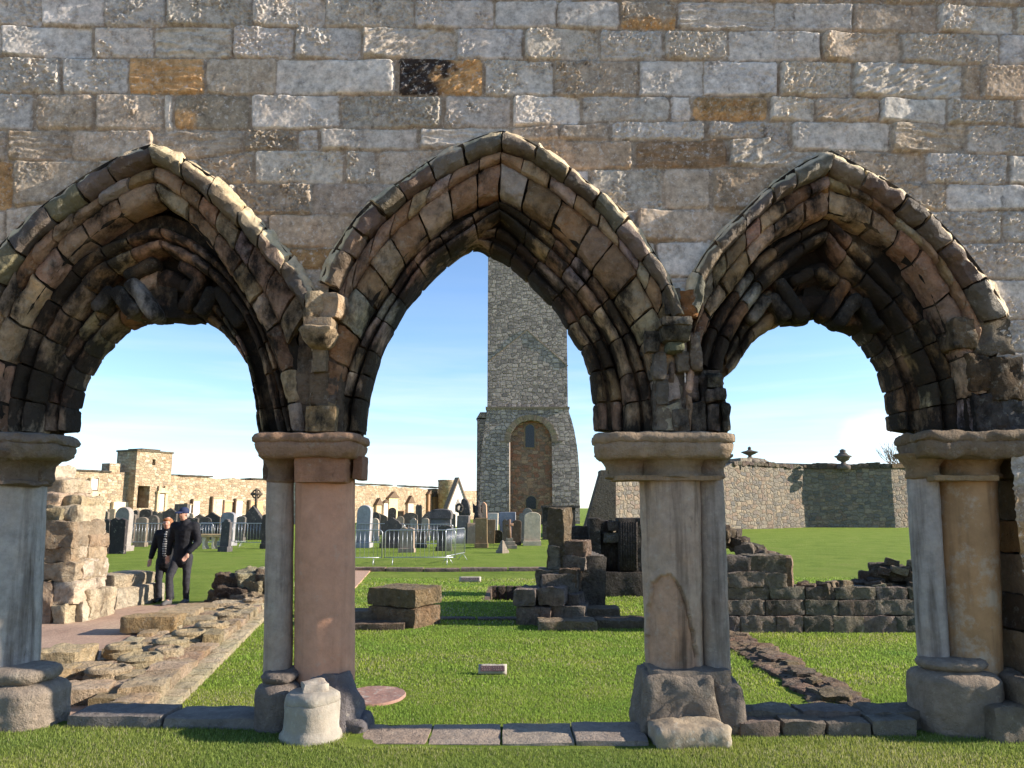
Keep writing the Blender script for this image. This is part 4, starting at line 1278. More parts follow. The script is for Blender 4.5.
stone(mb, ((a_[0] + b_[0]) / 2, 13.1, (GB + b_[2]) / 2), (b_[0] - a_[0], 1.6, b_[2] - GB + .1), rough=.05, bev=.05, cell=.12, col=DK, maxn=24)
mb.build('masonry', M_ruin_dark, t, sharp=50)
mb = MB()
gblock(mb, 551, 571, 572, 508, .42, lin(124, 108, 86), yoff=.66, py_g=626, rough=.035, bev=.02, taper=.10, rz=-.45)
tag(mb.build('upright_block', M_ruin, t, sharp=50), 'tall upright block with a sunlit ochre edge')
mb = MB()
for (a, b, yb, yt, d, c) in [(538, 598, 631, 621, .5, lin(150, 134, 112)), (583, 621, 624, 608, .5, lin(140, 124, 104)), (596, 650, 629, 620, .55, lin(132, 116, 98)), (575, 600, 618, 612, .5, DK)]:
    gblock(mb, a, b, yb, yt, d, c, rough=.022, bev=.05)
mb.build('footing', M_ruin, t, sharp=50)

# dark panelled wall behind it
t = thing('carved_ruin_wall', ground_at(620, 597), 'blackened ruin wall with upright carved panels behind the stepped stump', 'ruin')
mb = MB()
DD = lin(84, 78, 72)
x0, y, z = ground_at(575, 597)
for (a, b, r0, r1, yo, d, c) in [(570, 660, 600, 572, 0, .6, DD), (590, 602, 572, 518, .1, .5, DD * .9), (619, 662, 572, 518, .1, .5, DD * .8), (601, 620, 572, 540, .35, .4, DD * 1.3), (601, 613, 540, 520, .35, .3, DD * 1.4),
                                 (603, 621, 543, 533, .15, .4, lin(126, 120, 112)), (575, 592, 572, 536, .4, .4, DD), (570, 592, 540, 526, .5, .4, DD * 1.1), (608, 622, 531, 521, .2, .4, lin(120, 112, 102)), (652, 668, 575, 520, .2, .5, DD)]:
    gblock(mb, a, b, r0, r1, d, jit(c, .1), yoff=yo, py_g=597, rough=.02, bev=.03)
mb.build('masonry', M_ruin_dark, t, sharp=50)
mb = MB()
for p in np.linspace(621, 636, 7):
    a, b = np.array(P(p, 570, y + .08)), np.array(P(p, 522, y + .08))
    tube(mb, [a, (a + b) / 2, b], .032, 8, DD * .9)
for p in np.linspace(603, 618, 6):
    a, b = np.array(P(p, 570, y + .33)), np.array(P(p, 543, y + .33))
    tube(mb, [a, (a + b) / 2, b], .032, 8, DD * 1.3)
mb.build('carved_shafts', M_ruin_dark, t)

# slabs of the sunk grave
t = thing('sunk_grave', ((PITX0 + PITX1) / 2, PITY0, GB - .5), 'sunk rectangular stone-lined grave in the shaded lawn', 'grave')
mb = MB()
for i in range(4):
    xa = PITX0 + (PITX1 - PITX0) * (i + .5) / 4
    stone(mb, (xa, PITY1 + .05, GB - .25), ((PITX1 - PITX0) / 4 - .01, .2, .52), rough=.012, col=jit(lin(104, 92, 80), .1))
stone(mb, (PITX0 - .02, (PITY0 + PITY1) / 2, GB - .25), (.16, PITY1 - PITY0, .5), rough=.012, col=lin(126, 110, 92))
stone(mb, (PITX1 + .02, (PITY0 + PITY1) / 2, GB - .25), (.16, PITY1 - PITY0, .5), rough=.012, col=lin(110, 96, 84))
mb.build('lining', M_ruin_dark, t, sharp=50)
mb = MB()
stone(mb, (PITX0 + .62, PITY1 - .55, GB - .42), (.75, .35, .22), rough=.015, col=lin(140, 132, 120))
mb.build('slab', M_ruin, t, sharp=50)

# kerb of long slabs across the lawn at the graveyard edge
t = thing('graveyard_kerb', ground_at(450, 571), 'line of flat kerb slabs along the edge of the graveyard lawn', 'kerb')
mb = MB()
ya = G(450, 571)[1]
x = G(340, 571)[0]
while x < G(660, 571)[0]:
    L = random.uniform(.8, 1.5)
    zz_ = float(ground_z([x], [ya])[0])
    stone(mb, (x + L / 2, ya, zz_ + .02), (L - .03, .42, .16), rough=.012, bev=.03, cell=.12, col=jit(lin(150, 132, 116), .12))
    x += L
mb.build('kerb_slabs', M_ruin, t, sharp=50)
t = thing('shaded_kerb', ground_at(470, 616), 'thin flat kerb slab in the shadow between the two ruined stumps', 'kerb')
mb = MB()
ya = G(470, 619)[1]
for a, b in ((430, 476), (477, 522)):
    x0, x1 = G(a, 619)[0], G(b, 619)[0]
    stone(mb, ((x0 + x1) / 2, ya, float(ground_z([x0], [ya])[0]) - .02), (x1 - x0 - .02, .25, .10), rough=.008, bev=.02, cell=.1, col=lin(128, 116, 108))
mb.build('kerb_slabs', M_ruin, t, sharp=50)

# low wall on the right, with its rubble core
t = thing('low_ruined_wall', ground_at(820, 632), 'low ruined wall of rough dark blocks with broken rubble on top', 'ruined wall')
mb = MB()
yw = G(820, 633)[1]
LW = [lin(148, 138, 124), lin(160, 149, 133), lin(132, 125, 114), lin(152, 142, 128)]
rows = [(636, 616, 0.0), (616, 600, .03), (600, 587, .06)]
for k, (r0, r1, yo) in enumerate(rows):
    p = 700 - k * 9
    while p < 945:
        w = random.uniform(24, 46)
        y_ = yw + yo
        a, b = P(p, r0, y_), P(p + w - .6, r1, y_)
        stone(mb, ((a[0] + b[0]) / 2, y_ + .28, (a[2] + b[2]) / 2), (b[0] - a[0], .55, b[2] - a[2]), rough=.018, bev=.03, cell=.05, col=jit(random.choice(LW), .15), freq=6)
        p += w
for (p0, p1, r0, r1, yo, dep, c) in [(700, 728, 588, 572, .05, .5, LW[0]), (727, 765, 588, 572, .05, .5, LW[1]), (764, 788, 588, 573, .06, .5, LW[0]), (786, 798, 590, 557, .10, .5, lin(176, 154, 126)), (722, 752, 573, 556, .1, .45, LW[2]), (750, 787, 573, 555, .1, .45, LW[0] * .9)]:
    a, b = P(p0, r0, yw + yo), P(p1, r1, yw + yo)
    stone(mb, ((a[0] + b[0]) / 2, yw + yo + dep / 2, (a[2] + b[2]) / 2), (b[0] - a[0], dep, b[2] - a[2]), rough=.025, bev=.03, cell=.05, col=jit(c, .1), freq=5, rz=-.35 if p0 == 786 else 0)
box(mb, (P(820, 610, yw + .3)[0], yw + .32, -.05), (4.0, .3, .62), col=lin(100, 88, 74))
mb.build('masonry', M_ruin_dark, t, sharp=50)
mb = MB()
rr = random.Random(9)
def pile(mb, n, p0, p1, r0, r1, y0, y1, s0, s1, cols, rough=.03):
    for i in range(n):
        p, r, y_ = rr.uniform(p0, p1), rr.uniform(r0, r1), rr.uniform(y0, y1)
        s = rr.uniform(s0, s1)
        stone(mb, P(p, r, y_), (s * rr.uniform(.9, 1.6), s * rr.uniform(.8, 1.2), s * rr.uniform(.5, .9)), rz=rr.uniform(-1, 1), rx=rr.uniform(-.2, .2), ry=rr.uniform(-.25, .25), rough=rough * s / .3, bev=s * .22, cell=.05, col=jit(rr.choice(cols), .15), freq=5)
LR = [lin(150, 134, 112), lin(120, 106, 90), lin(172, 156, 132), lin(96, 86, 74)]
pile(mb, 26, 798, 880, 584, 590, yw + .2, yw + .6, .12, .2, LR)
pile(mb, 10, 858, 925, 583, 590, yw + .2, yw + .6, .16, .26, LR[1:2] + LR[3:])
pile(mb, 24, 876, 930, 562, 574, yw + .3, yw + .8, .14, .24, LR[1:])
pile(mb, 12, 872, 930, 572, 580, yw + .3, yw + .8, .22, .3, LR[1:])
for i in range(46):
    f = rr.random()
    p, r = 715 + 60 * f, 520 + 42 * f ** .8 + rr.uniform(0, 12) * (1 - f)
    stone(mb, P(p + rr.uniform(-8, 4), r, yw + rr.uniform(.7, 1.4)), (rr.uniform(.16, .34), .3, rr.uniform(.12, .24)), rz=rr.uniform(-1, 1), ry=rr.uniform(-.3, .3), rough=.03, bev=.06, cell=.05, col=jit(rr.choice(LR), .15), freq=5)
box(mb, (P(705, 560, yw + 1.1)[0], yw + 1.2, .2), (1.0, .6, .9), col=lin(110, 98, 84))
mb.build('rubble_core', M_ruin, t, sharp=50)
# ragged line of old footings on the right-hand lawn
t = thing('footing_strip', ground_at(790, 668), 'ragged strip of old stone footings slanting across the right-hand lawn', 'footing')
mb = MB()
A, B = np.array(G(722, 634)[:2]), np.array(G(838, 702)[:2])
for i in range(34):
    f = i / 33
    for sgn in (-.5, .15, .6):
        c = A + (B - A) * f + np.array([sgn * .22 * (1 + .2 * rr.uniform(-1, 1)) + rr.uniform(-.05, .05), rr.uniform(-.08, .08)])
        s = rr.uniform(.16, .34)
        hgt_ = .10 if sgn > -.2 else .04
        stone(mb, (c[0], c[1], GB + rr.uniform(0, hgt_) * .7 - .045), (s * .9, s * 1.1, .12), rz=rr.uniform(-.5, .5), rough=.025, bev=.04, cell=.05, col=jit(lin(140, 120, 100), .18), freq=6)
mb.build('footing_stones', M_ruin, t, sharp=50)

# ---------------------------------------------------------------- the left walk: footing wall with column bases
t = thing('cloister_footing', ground_at(180, 660), 'broad ruined footing wall with worn round column bases beside the paved walk', 'ruined wall')
mb = MB()
A0_, A1_ = np.array(G(140, 722)[:2]), np.array(G(270, 604)[:2])       # right-hand edge
B0_, B1_ = np.array(G(30, 700)[:2]), np.array(G(196, 616)[:2])        # left-hand edge
CR = [lin(196, 176, 144), lin(182, 158, 126), lin(204, 186, 156), lin(168, 146, 118), lin(188, 166, 140)]
nr = 20
for i in range(nr):
    f0, f1 = i / nr, (i + 1) / nr
    fm = (f0 + f1) / 2
    ea, eb = A0_ + (A1_ - A0_) * fm, B0_ + (B1_ - B0_) * fm
    L = np.linalg.norm(A1_ - A0_) / nr
    ang = math.atan2(*(A1_ - A0_)[::-1]) - math.pi / 2
    u = 0
    while u < .98:
        w = rr.uniform(.16, .40)
        c = ea + (eb - ea) * min(1, u + w / 2)
        wid = np.linalg.norm(eb - ea) * w
        hz = .15 * (1 - .5 * u) + rr.uniform(-.05, .05) if u < .5 else .08 + rr.uniform(-.06, .05)
        stone(mb, (c[0], c[1], GB + hz / 2 - .08), (wid * .99, L * rr.uniform(.9, 1.15), hz + .2), rz=ang + rr.uniform(-.10, .10), rough=.026, bev=.03, cell=.06, col=jit(rr.choice(CR), .12), freq=4)
        u += w
# edging along the grass
for i in range(26):
    f = (i + .5) / 26
    c = A0_ + (A1_ - A0_) * f + np.array([.10, 0])
    stone(mb, (c[0], c[1], GB - .01), (.22, np.linalg.norm(A1_ - A0_) / 26 * 1.0, .16), rz=math.atan2(*(A1_ - A0_)[::-1]) - math.pi / 2, rough=.015, bev=.03, cell=.06, col=jit(lin(206, 190, 158), .08))
mb.build('footing_stones', M_pale, t, sharp=50)
column_bases = []
for (px, py, r) in [(139, 676, .17), (107, 690, .16), (170, 658, .155), (189, 648, .17), (211, 639, .17), (227, 627, .15), (241, 619, .14), (252, 611, .13), (122, 664, .15), (168, 668, .12)]:
    x, y, z = G(px, py)
    z += .14
    r *= 1.2
    mb = MB()
    lathe(mb, (x, y, z), [(r * 1.15, -.05), (r * 1.15, .0), (r * 1.05, .02), (r * 1.12, .05), (r, .075), (r * .8, .08), (r * .72, .06), (.02, .058)], 24, jit(lin(192, 172, 142), .1), .010, 10)
    mb.build('column_base', M_pale, t, sharp=50)
def gstone(mb, px, py, dims, rz, lift, col, rough=.02, bev=.04):
    x, y, z = G(px, py)
    mb = MB()
    stone(mb, (x, y, z + lift + dims[2] / 2), dims, rz=rz, rough=rough, bev=bev, cell=.06, col=col)
    mb.build('loose_slab', M_pale, t, sharp=50)
gstone(mb, 64, 672, (.46, .62, .24), .1, .02, lin(206, 184, 146))
gstone(mb, 49, 690, (.40, .5, .22), .05, .0, lin(188, 166, 130))
gstone(mb, 88, 684, (.4, .42, .2), .3, .0, lin(190, 168, 138))
gstone(mb, 40, 668, (.45, .6, .16), .1, .02, lin(176, 150, 122))
gstone(mb, 153, 634, (.74, .55, .22), .1, .05, lin(178, 152, 112))
gstone(mb, 178, 624, (.6, .9, .16), .2, .05, lin(196, 174, 140))
gstone(mb, 196, 615, (.7, .9, .14), .3, .02, lin(186, 164, 130))

t = thing('rubble_heap', ground_at(238, 604), 'heap of jagged dark rubble by the far end of the footing wall', 'rubble')
mb = MB()
yh = G(238, 606)[1]
for (p, r, yo, dx_, dy_, dz_, c) in [(226, 604, 0, .45, .4, .3, LR[1]), (248, 602, 0, .5, .5, .34, LR[0]), (214, 605, .0, .3, .3, .2, LR[3]), (236, 593, .1, .6, .5, .3, LR[3]), (256, 590, .2, .5, .5, .4, LR[2]), (265, 604, .1, .5, .5, .4, LR[0]),
                                     (230, 582, .3, .5, .4, .3, LR[1]), (252, 578, .3, .6, .5, .3, LR[2]), (240, 598, .35, .6, .5, .4, LR[3]), (219, 597, .2, .35, .4, .25, LR[0]), (268, 580, .35, .5, .5, .35, LR[1]), (205, 607, .1, .25, .25, .15, LR[1]), (275, 592, .3, .5, .6, .7, LR[1])]:
    stone(mb, P(p, r, yh + yo), (dx_, dy_, dz_), rz=rr.uniform(-.6, .6), rx=rr.uniform(-.15, .15), ry=rr.uniform(-.2, .2), rough=.05, bev=.05, cell=.045, col=jit(c, .15), freq=5)
mb.build('rubble_stones', M_ruin, t, sharp=50)

# ruined wall stub at the left, its right face in the sun
M_stub = stone_mat('stub_stone', tone=(1, 1, 1), var=.45, stain=.5, stain_s=1.6, lich=.35, bump=1.0, dist=.06, warm=.3, stainc=(.07, .045, .028))
t = thing('ruined_wall_stub', ground_at(70, 624), 'broken stub of thick cream masonry rising at the far side of the paved walk', 'ruin')
mb = MB()
ys_ = G(70, 626)[1]
CW = [lin(196, 180, 154), lin(178, 160, 134), lin(206, 192, 168), lin(156, 138, 114)]
def sb(mb, p0, p1, r0, r1, yo, dep, c, rough=.045, rz=0, bev=.05):
    y_ = ys_ + yo
    a, b = P(p0, r0, y_), P(p1, r1, y_)
    stone(mb, ((a[0] + b[0]) / 2, y_ + dep / 2, (a[2] + b[2]) / 2), (b[0] - a[0], dep, b[2] - a[2]), rough=rough, bev=bev, cell=.055, col=jit(c, .1), freq=4, rz=rz)
for (p0, p1, r0, r1, yo, dep, c) in [(30, 52, 628, 582, 0, .9, CW[3]), (50, 68, 628, 604, .0, .9, CW[0]), (50, 76, 606, 582, .05, .9, CW[2]), (66, 84, 626, 600, .2, .8, CW[2]), (76, 92, 622, 590, .35, .8, CW[0]), (26, 76, 582, 562, .05, 1.0, CW[1]), (26, 72, 563, 546, .08, 1.0, CW[3]), (26, 74, 548, 521, .05, 1.0, CW[3]),
                                     (66, 84, 584, 560, .3, .8, CW[2]), (70, 80, 562, 530, .3, .8, CW[0]), (20, 62, 522, 508, .15, 1.0, CW[3]), (44, 78, 524, 505, .25, .9, CW[0]), (10, 60, 510, 492, .3, 1.0, CW[1]), (60, 82, 508, 496, .4, .7, CW[1]), (30, 66, 493, 478, .5, .8, CW[0]), (20, 50, 480, 464, .6, .8, CW[2]), (0, 30, 625, 470, .4, 1.0, CW[1]),
                                     (76, 90, 564, 547, .5, .6, CW[1]), (82, 92, 548, 534, .55, .6, CW[3]), (78, 92, 592, 566, .6, .5, CW[1])]:
    sb(mb, p0, p1, r0, r1, yo, dep, c)
mb.build('masonry', M_stub, t, sharp=50)
mb = MB()
x, y, z = G(104, 610)
stone(mb, (x, y + .6, z + .16), (.80, 1.5, .40), rough=.025, bev=.05, cell=.08, col=CW[2], rz=-.12)
stone(mb, (x - .08, y + .65, z + .46), (.66, 1.3, .26), rough=.03, bev=.09, cell=.08, col=CW[0], rz=-.12)
tag(mb.build('low_bench_block', M_pale, t, sharp=50), 'low cream block with a sloping top')
# ================================================================== GRAVEYARD
def arc(cx, cz, r, a0, a1, n=10, sz=1.0):
    return [(cx + r * math.cos(math.radians(a0 + (a1 - a0) * i / n)), cz + r * sz * math.sin(math.radians(a0 + (a1 - a0) * i / n))) for i in range(n + 1)]

def outline(kind, w, h):
    a = w / 2
    if kind == 'round':
        return [(-a, 0), (a, 0)] + arc(0, h - a, a, 0, 180, 14)
    if kind == 'low_round':
        return [(-a, 0), (a, 0)] + arc(0, h - a * .55, a, 0, 180, 12, .55)
    if kind == 'shoulder':
        r = a * .58
        return [(-a, 0), (a, 0), (a, h - r * 1.25), (a * .92, h - r * 1.05), (r, h - r * .95)] + arc(0, h - r, r, 0, 180, 10) + [(-r, h - r * .95), (-a * .92, h - r * 1.05), (-a, h - r * 1.25)]
    if kind == 'gothic':
        return [(-a, 0), (a, 0), (a, h - 1.3 * a), (a * .86, h - .85 * a), (a * .55, h - .4 * a), (0, h), (-a * .55, h - .4 * a), (-a * .86, h - .85 * a), (-a, h - 1.3 * a)]
    if kind == 'pediment':
        return [(-a, 0), (a, 0), (a, h - .55 * a), (a * .8, h - .5 * a), (0, h), (-a * .8, h - .5 * a), (-a, h - .55 * a)]
    if kind == 'gable':
        return [(-a, 0), (a, 0), (a, h * .2), (0, h), (-a, h * .2)]
    if kind == 'ogee':
        return [(-a, 0), (a, 0), (a, h - .7 * a), (a * .8, h - .62 * a), (a * .6, h - .35 * a), (a * .32, h - .22 * a), (0, h), (-a * .32, h - .22 * a), (-a * .6, h - .35 * a), (-a * .8, h - .62 * a), (-a, h - .7 * a)]
    if kind == 'broken':
        return [(-a, 0), (a, 0), (a, h * .93), (a * .5, h * .98), (a * .1, h * .94), (-a * .3, h), (-a * .75, h * .96), (-a, h * .88)]
    return [(-a, 0), (a, 0), (a, h), (-a, h)]

GRV = 'headstones in the old graveyard'
def headstone(px0, px1, pb, pt, kind, col, label, Y=None, thick=.2, yaw=0.0, plinth=True, edge=None, cat='gravestone', group=GRV, lean=0):
    yaw = -abs(yaw) * .6 + random.uniform(-.08, .08)
    lean = random.uniform(-.055, .055)
    col = (np.asarray(col) * .7 + np.asarray(col).mean() * .3) * np.array([1.12, 1.03, .92])
    pc = (px0 + px1) / 2
    if Y is None:
        x, y, z = ground_at(pc, pb)
    else:
        y = Y
        x = P(pc, 508, y)[0]
        z = float(ground_z([x], [y])[0])
    w = (px1 - px0) * y / FPX * .99 - (0.10 if abs(yaw) > .1 else 0)
    h = P(pc, pt, y)[2] - z
    t = thing('gravestone', (x, y, z), label, cat, group)
    mb = MB()
    ph = min(.22, h * .16) if plinth else 0
    prism(mb, outline(kind, w * (.9 if plinth else 1), h - ph + .03), -thick / 2, thick / 2, col, bev=.018, rz=yaw, at=(x, y, z + ph - .03 if plinth else z - .03))
    if lean:
        for V in mb.V:
            V[:, 0] += lean * (V[:, 2] - z)
    mb.build('slab', M_grave, t, smooth=False)
    if plinth:
        mb = MB()
        stone(mb, (x, y, z + ph / 2 - .03), (w, thick * 2.1, ph + .06), rough=.01, bev=.02, cell=.1, col=np.array(col) * .95, rz=yaw)
        mb.build('plinth', M_grave, t, sharp=50)
    return t

DKS, GYS, BLS, BRS, PKS, PLS, CRS = lin(90, 88, 88), lin(126, 122, 116), lin(128, 138, 158), lin(126, 108, 84), lin(160, 140, 126), lin(164, 160, 150), lin(206, 198, 178)
# left part of the graveyard
headstone(80, 91, 546, 519, 'round', DKS * 1.1, 'small round-topped headstone with a cream right edge, close beside the ruined wall stub', yaw=.45, thick=.22)
headstone(87, 96, 545, 519.5, 'round', GYS, 'narrow round-topped headstone with a pale edge, second from the ruined wall stub', Y=39, yaw=.45, thick=.22)
headstone(94, 100, 545, 520, 'low_round', DKS, 'thin dark headstone squeezed between the pale-edged pair and the big black slab', Y=41, yaw=.3)
headstone(98, 110, 554, 518, 'broken', lin(58, 58, 64), 'left half of the pair of big black uneven-topped headstones', thick=.18, plinth=False)
headstone(108.5, 125, 554, 517.5, 'broken', lin(52, 52, 60), 'right half of the pair of big black headstones, flat and very dark', thick=.18, plinth=False)
headstone(111, 131, 551, 507, 'round', lin(134, 138, 146), 'tall grey arched headstone with a bright white right edge behind the black slabs', yaw=.38, thick=.30, plinth=True)
headstone(120, 131, 545, 508, 'round', DKS, 'dark arched headstone peeping over the shoulder of the tall white-edged one', Y=38, yaw=.2)
headstone(128, 139, 543, 514, 'low_round', DKS, 'dark low-arched headstone directly right of the tall white-edged one', Y=40, yaw=.3)
headstone(132.5, 139, 540, 510, 'round', DKS * .9, 'small dark round headstone below the turret doorway', Y=47)
headstone(139, 152, 541, 509, 'low_round', lin(66, 66, 70), 'wide black rounded headstone below the turret doorway', Y=46)
headstone(137, 149, 545, 517, 'low_round', GYS * .85, 'grey headstone behind the barrier, just left of the ginger-haired walker', Y=36)
headstone(149, 161, 545, 515, 'round', DKS, 'dark headstone behind the head of the ginger-haired walker', Y=38)
headstone(163, 178, 545, 508, 'pediment', lin(70, 72, 76), 'dark pedimented headstone between the heads of the two walkers', Y=43)
headstone(174, 188, 545, 504, 'flat', lin(88, 88, 92), 'flat-topped dark tomb slab rising behind the blue cap', Y=48, thick=.5)
headstone(186, 200, 545, 517, 'broken', lin(70, 72, 76), 'low dark headstone showing over the shoulder of the man in the cap', Y=41)
headstone(199, 213, 545, 517, 'low_round', lin(74, 76, 80), 'low dark rounded headstone behind the left end of the stone bench', Y=44)
headstone(204, 223, 545, 512, 'pediment', lin(70, 72, 76), 'broad dark pedimented headstone behind the stone bench', Y=46)
headstone(220, 238, 546, 512, 'low_round', lin(126, 138, 160), 'blue-grey flat-arched headstone with a white right edge behind the bench', yaw=.14, thick=.26, Y=37)
headstone(221, 234, 547, 519, 'shoulder', lin(74, 78, 90), 'dark shouldered headstone at the right end of the stone bench', yaw=.25, Y=32)
headstone(236, 246, 546, 516, 'low_round', lin(92, 94, 100), 'small grey headstone behind the barriers, between the blue-grey stone and the gabled cross', Y=42)
headstone(261, 272, 549, 514, 'low_round', lin(58, 60, 66), 'tall dark headstone half hidden by the slim grey shaft')
# gabled stone with a ring cross
x, y, z = P(254, 508, 44)[0], 44.0, GB
t = thing('cross_monument', (x, y, z), 'dark gabled gravestone carrying a ringed Celtic cross', 'gravestone', GRV)
mb = MB()
s = y / FPX
zz0 = P(254, 521, y)[2]
prism(mb, [(-11.5 * s, z), (11.5 * s, z), (11.5 * s, zz0), (0, P(254, 505, y)[2]), (-11.5 * s, zz0)], y - .25, y + .25, lin(74, 74, 76), bev=.03, at=(x, 0, 0))
mb.build('gabled_base', M_grave, t, smooth=False)
mb = MB()
zc = P(256, 494, y)[2]
tube(mb, [(x + .1, y, P(0, 508, y)[2]), (x + .1, y, zc + .32)], .085, 8, lin(96, 86, 76))
tube(mb, [(x - .22, y, zc), (x + .42, y, zc)], .08, 8, lin(96, 86, 76))
tube(mb, [(x + .1 + .24 * math.cos(a_), y, zc + .24 * math.sin(a_)) for a_ in np.linspace(0, 2 * math.pi, 20)], .045, 6, lin(96, 86, 76))
mb.build('ring_cross', M_grave, t)

# middle part
headstone(354, 372, 547.5, 505, 'round', lin(142, 154, 178), 'large pale blue round-topped headstone with a white edge beside the red column', yaw=.22, thick=.34)
headstone(369, 380, 545, 512, 'round', lin(72, 72, 76), 'small dark domed headstone behind the large pale blue one', Y=44)
headstone(380, 402, 548, 517.5, 'ogee', lin(74, 76, 84), 'dark headstone with curved shoulders and a pointed top behind the front barrier')
headstone(399, 415, 552.5, 527, 'broken', lin(150, 138, 130), 'speckled pinkish-grey worn headstone standing on a heavy block behind the barrier')
headstone(413, 427, 547.5, 531, 'broken', lin(68, 70, 74), 'small dark broken headstone between the speckled stone and the round dark one')
headstone(436, 452, 551, 525, 'low_round', lin(78, 78, 82), 'dark round-shouldered headstone near the right end of the front barrier')
headstone(387, 396, 545, 507.5, 'round', lin(66, 66, 70), 'dark rounded headstone beneath the roofed wall monument', Y=50)
headstone(372, 388, 545, 514.5, 'low_round', lin(80, 80, 82), 'dark low headstone left of the roofed wall monument', Y=52)
headstone(403, 419, 545, 512.5, 'low_round', lin(78, 78, 80), 'wide dark low headstone below the pointed wall monument', Y=54)
headstone(416, 423, 545, 504, 'broken', lin(84, 82, 82), 'narrow dark square-topped pillar stone in front of the precinct wall', Y=56)
headstone(420, 436, 545, 511, 'gothic', lin(82, 82, 88), 'dark pointed headstone left of the big sarcophagus tomb', Y=50)
headstone(397, 404, 545, 511, 'flat', lin(132, 98, 76), 'little reddish square stone beside the roofed wall monument', Y=60)
headstone(487, 498, 545, 513, 'flat', lin(200, 198, 196), 'bright white square headstone left of the blue-grey slab', Y=42, thick=.4)
headstone(499, 517, 544, 512, 'flat', lin(124, 140, 170), 'blue-grey square slab in front of the tower', Y=40, thick=.28)
headstone(503, 512, 543, 519, 'broken', lin(78, 76, 72), 'dark weathered headstone in front of the blue-grey square slab', Y=37)
headstone(511, 521, 543, 520, 'low_round', lin(88, 78, 66), 'brownish headstone touching the left side of the big pale one', Y=38)
headstone(519, 538, 543, 508, 'shoulder', lin(120, 122, 124), 'grey shouldered headstone hidden mostly behind the big pale one', Y=39.5, thick=.25)
headstone(523, 541, 545, 512, 'low_round', lin(188, 182, 168), 'big pale streaked headstone on a wide plinth before the tower', thick=.28)
headstone(456, 469, 543, 515.5, 'flat', lin(112, 112, 116), 'plain tall grey slab below the dark urn monument', thick=.5)
headstone(467, 476, 543.5, 523, 'flat', PKS, 'short pinkish block between the grey slab and the brown pillar', thick=.4, plinth=False)
headstone(475, 488, 548, 518, 'flat', lin(122, 106, 74), 'brown square pillar stone with a blackened foot', thick=.5)
headstone(486.5, 494.5, 543.5, 519.5, 'flat', lin(118, 100, 76), 'shorter brown block directly behind the brown square pillar', thick=.5, plinth=False)
headstone(492, 503, 543, 530, 'low_round', lin(40, 48, 44), 'very low dark stone tucked between brown block and blue-grey slab', Y=39.5, plinth=False)
for (a_, b_, t_, k_, c_, Y_, lab_) in [
    (101, 110, 511, 'low_round', GYS * .8, 50, 'grey low-arched headstone rising behind the left black slab'), (108, 116, 509, 'flat', lin(150, 140, 124), 53, 'small pale flat-topped stone seen above the black slabs'),
    (152, 160, 511, 'round', DKS, 52, 'dark rounded stone under the left edge of the memorial portal'), (158, 167, 512, 'broken', GYS * .75, 50, 'grey uneven stone below the memorial portal on the turret'),
    (187, 194, 513, 'round', lin(160, 150, 138), 54, 'pale rounded stone in front of the two white wall slabs'), (196, 206, 514, 'pediment', DKS, 52, 'small dark pointed stone left of the pinkish wall slab'),
    (228, 236, 514, 'gothic', GYS * .8, 50, 'grey pointed stone behind the blue-grey flat-arched one'), (240, 248, 515, 'round', DKS, 52, 'small dark rounded stone at the left foot of the gabled cross'),
    (363, 371, 513, 'flat', GYS * .8, 52, 'grey flat stone peeping out right of the pale blue headstone'), (377, 384, 513, 'gothic', DKS, 56, 'small dark pointed stone under the slim pointed wall monument'),
    (395, 404, 516, 'round', GYS, 48, 'grey rounded stone behind the far barrier, under the roofed monument'), (410, 418, 518, 'shoulder', lin(168, 162, 152), 44, 'pale shouldered stone seen through the far barrier'),
    (422, 430, 518, 'low_round', lin(150, 146, 140), 42, 'light grey arched stone left of the sarcophagus chest'), (448, 456, 513, 'broken', GYS * .7, 46, 'dark broken stone between the sarcophagus and the tall grey slab'),
    (371, 380, 518, 'round', lin(170, 164, 156), 42, 'pale rounded stone behind the barrier, left of the dark pointed headstone')]:
    headstone(a_, b_, 545, t_, k_, c_, lab_, Y=Y_)
# sarcophagus
x, y, z = P(441, 508, 43)[0], 43.0, GB
t = thing('sarcophagus_tomb', (x, y, z), 'big dark grey sarcophagus tomb with a heavy domed lid behind the barriers', 'tomb', None)
mb = MB()
k = y / FPX
box(mb, (x, y + .3, (z + P(0, 519, y)[2]) / 2), (19 * k, .9, P(0, 519, y)[2] - z), col=lin(116, 118, 124))
mb.build('chest', M_grave, t, smooth=False)
mb = MB()
prism(mb, [(-10.5 * k, 0), (10.5 * k, 0), (11 * k, 5 * k), (10 * k, 8 * k), (6 * k, 9.5 * k), (0, 10 * k), (-6 * k, 9.5 * k), (-10 * k, 8 * k), (-11 * k, 5 * k)], -.25, .9, lin(92, 92, 96), bev=.04, at=(x, y, P(0, 519, y)[2]))
mb.build('lid', M_grave, t, smooth=False)
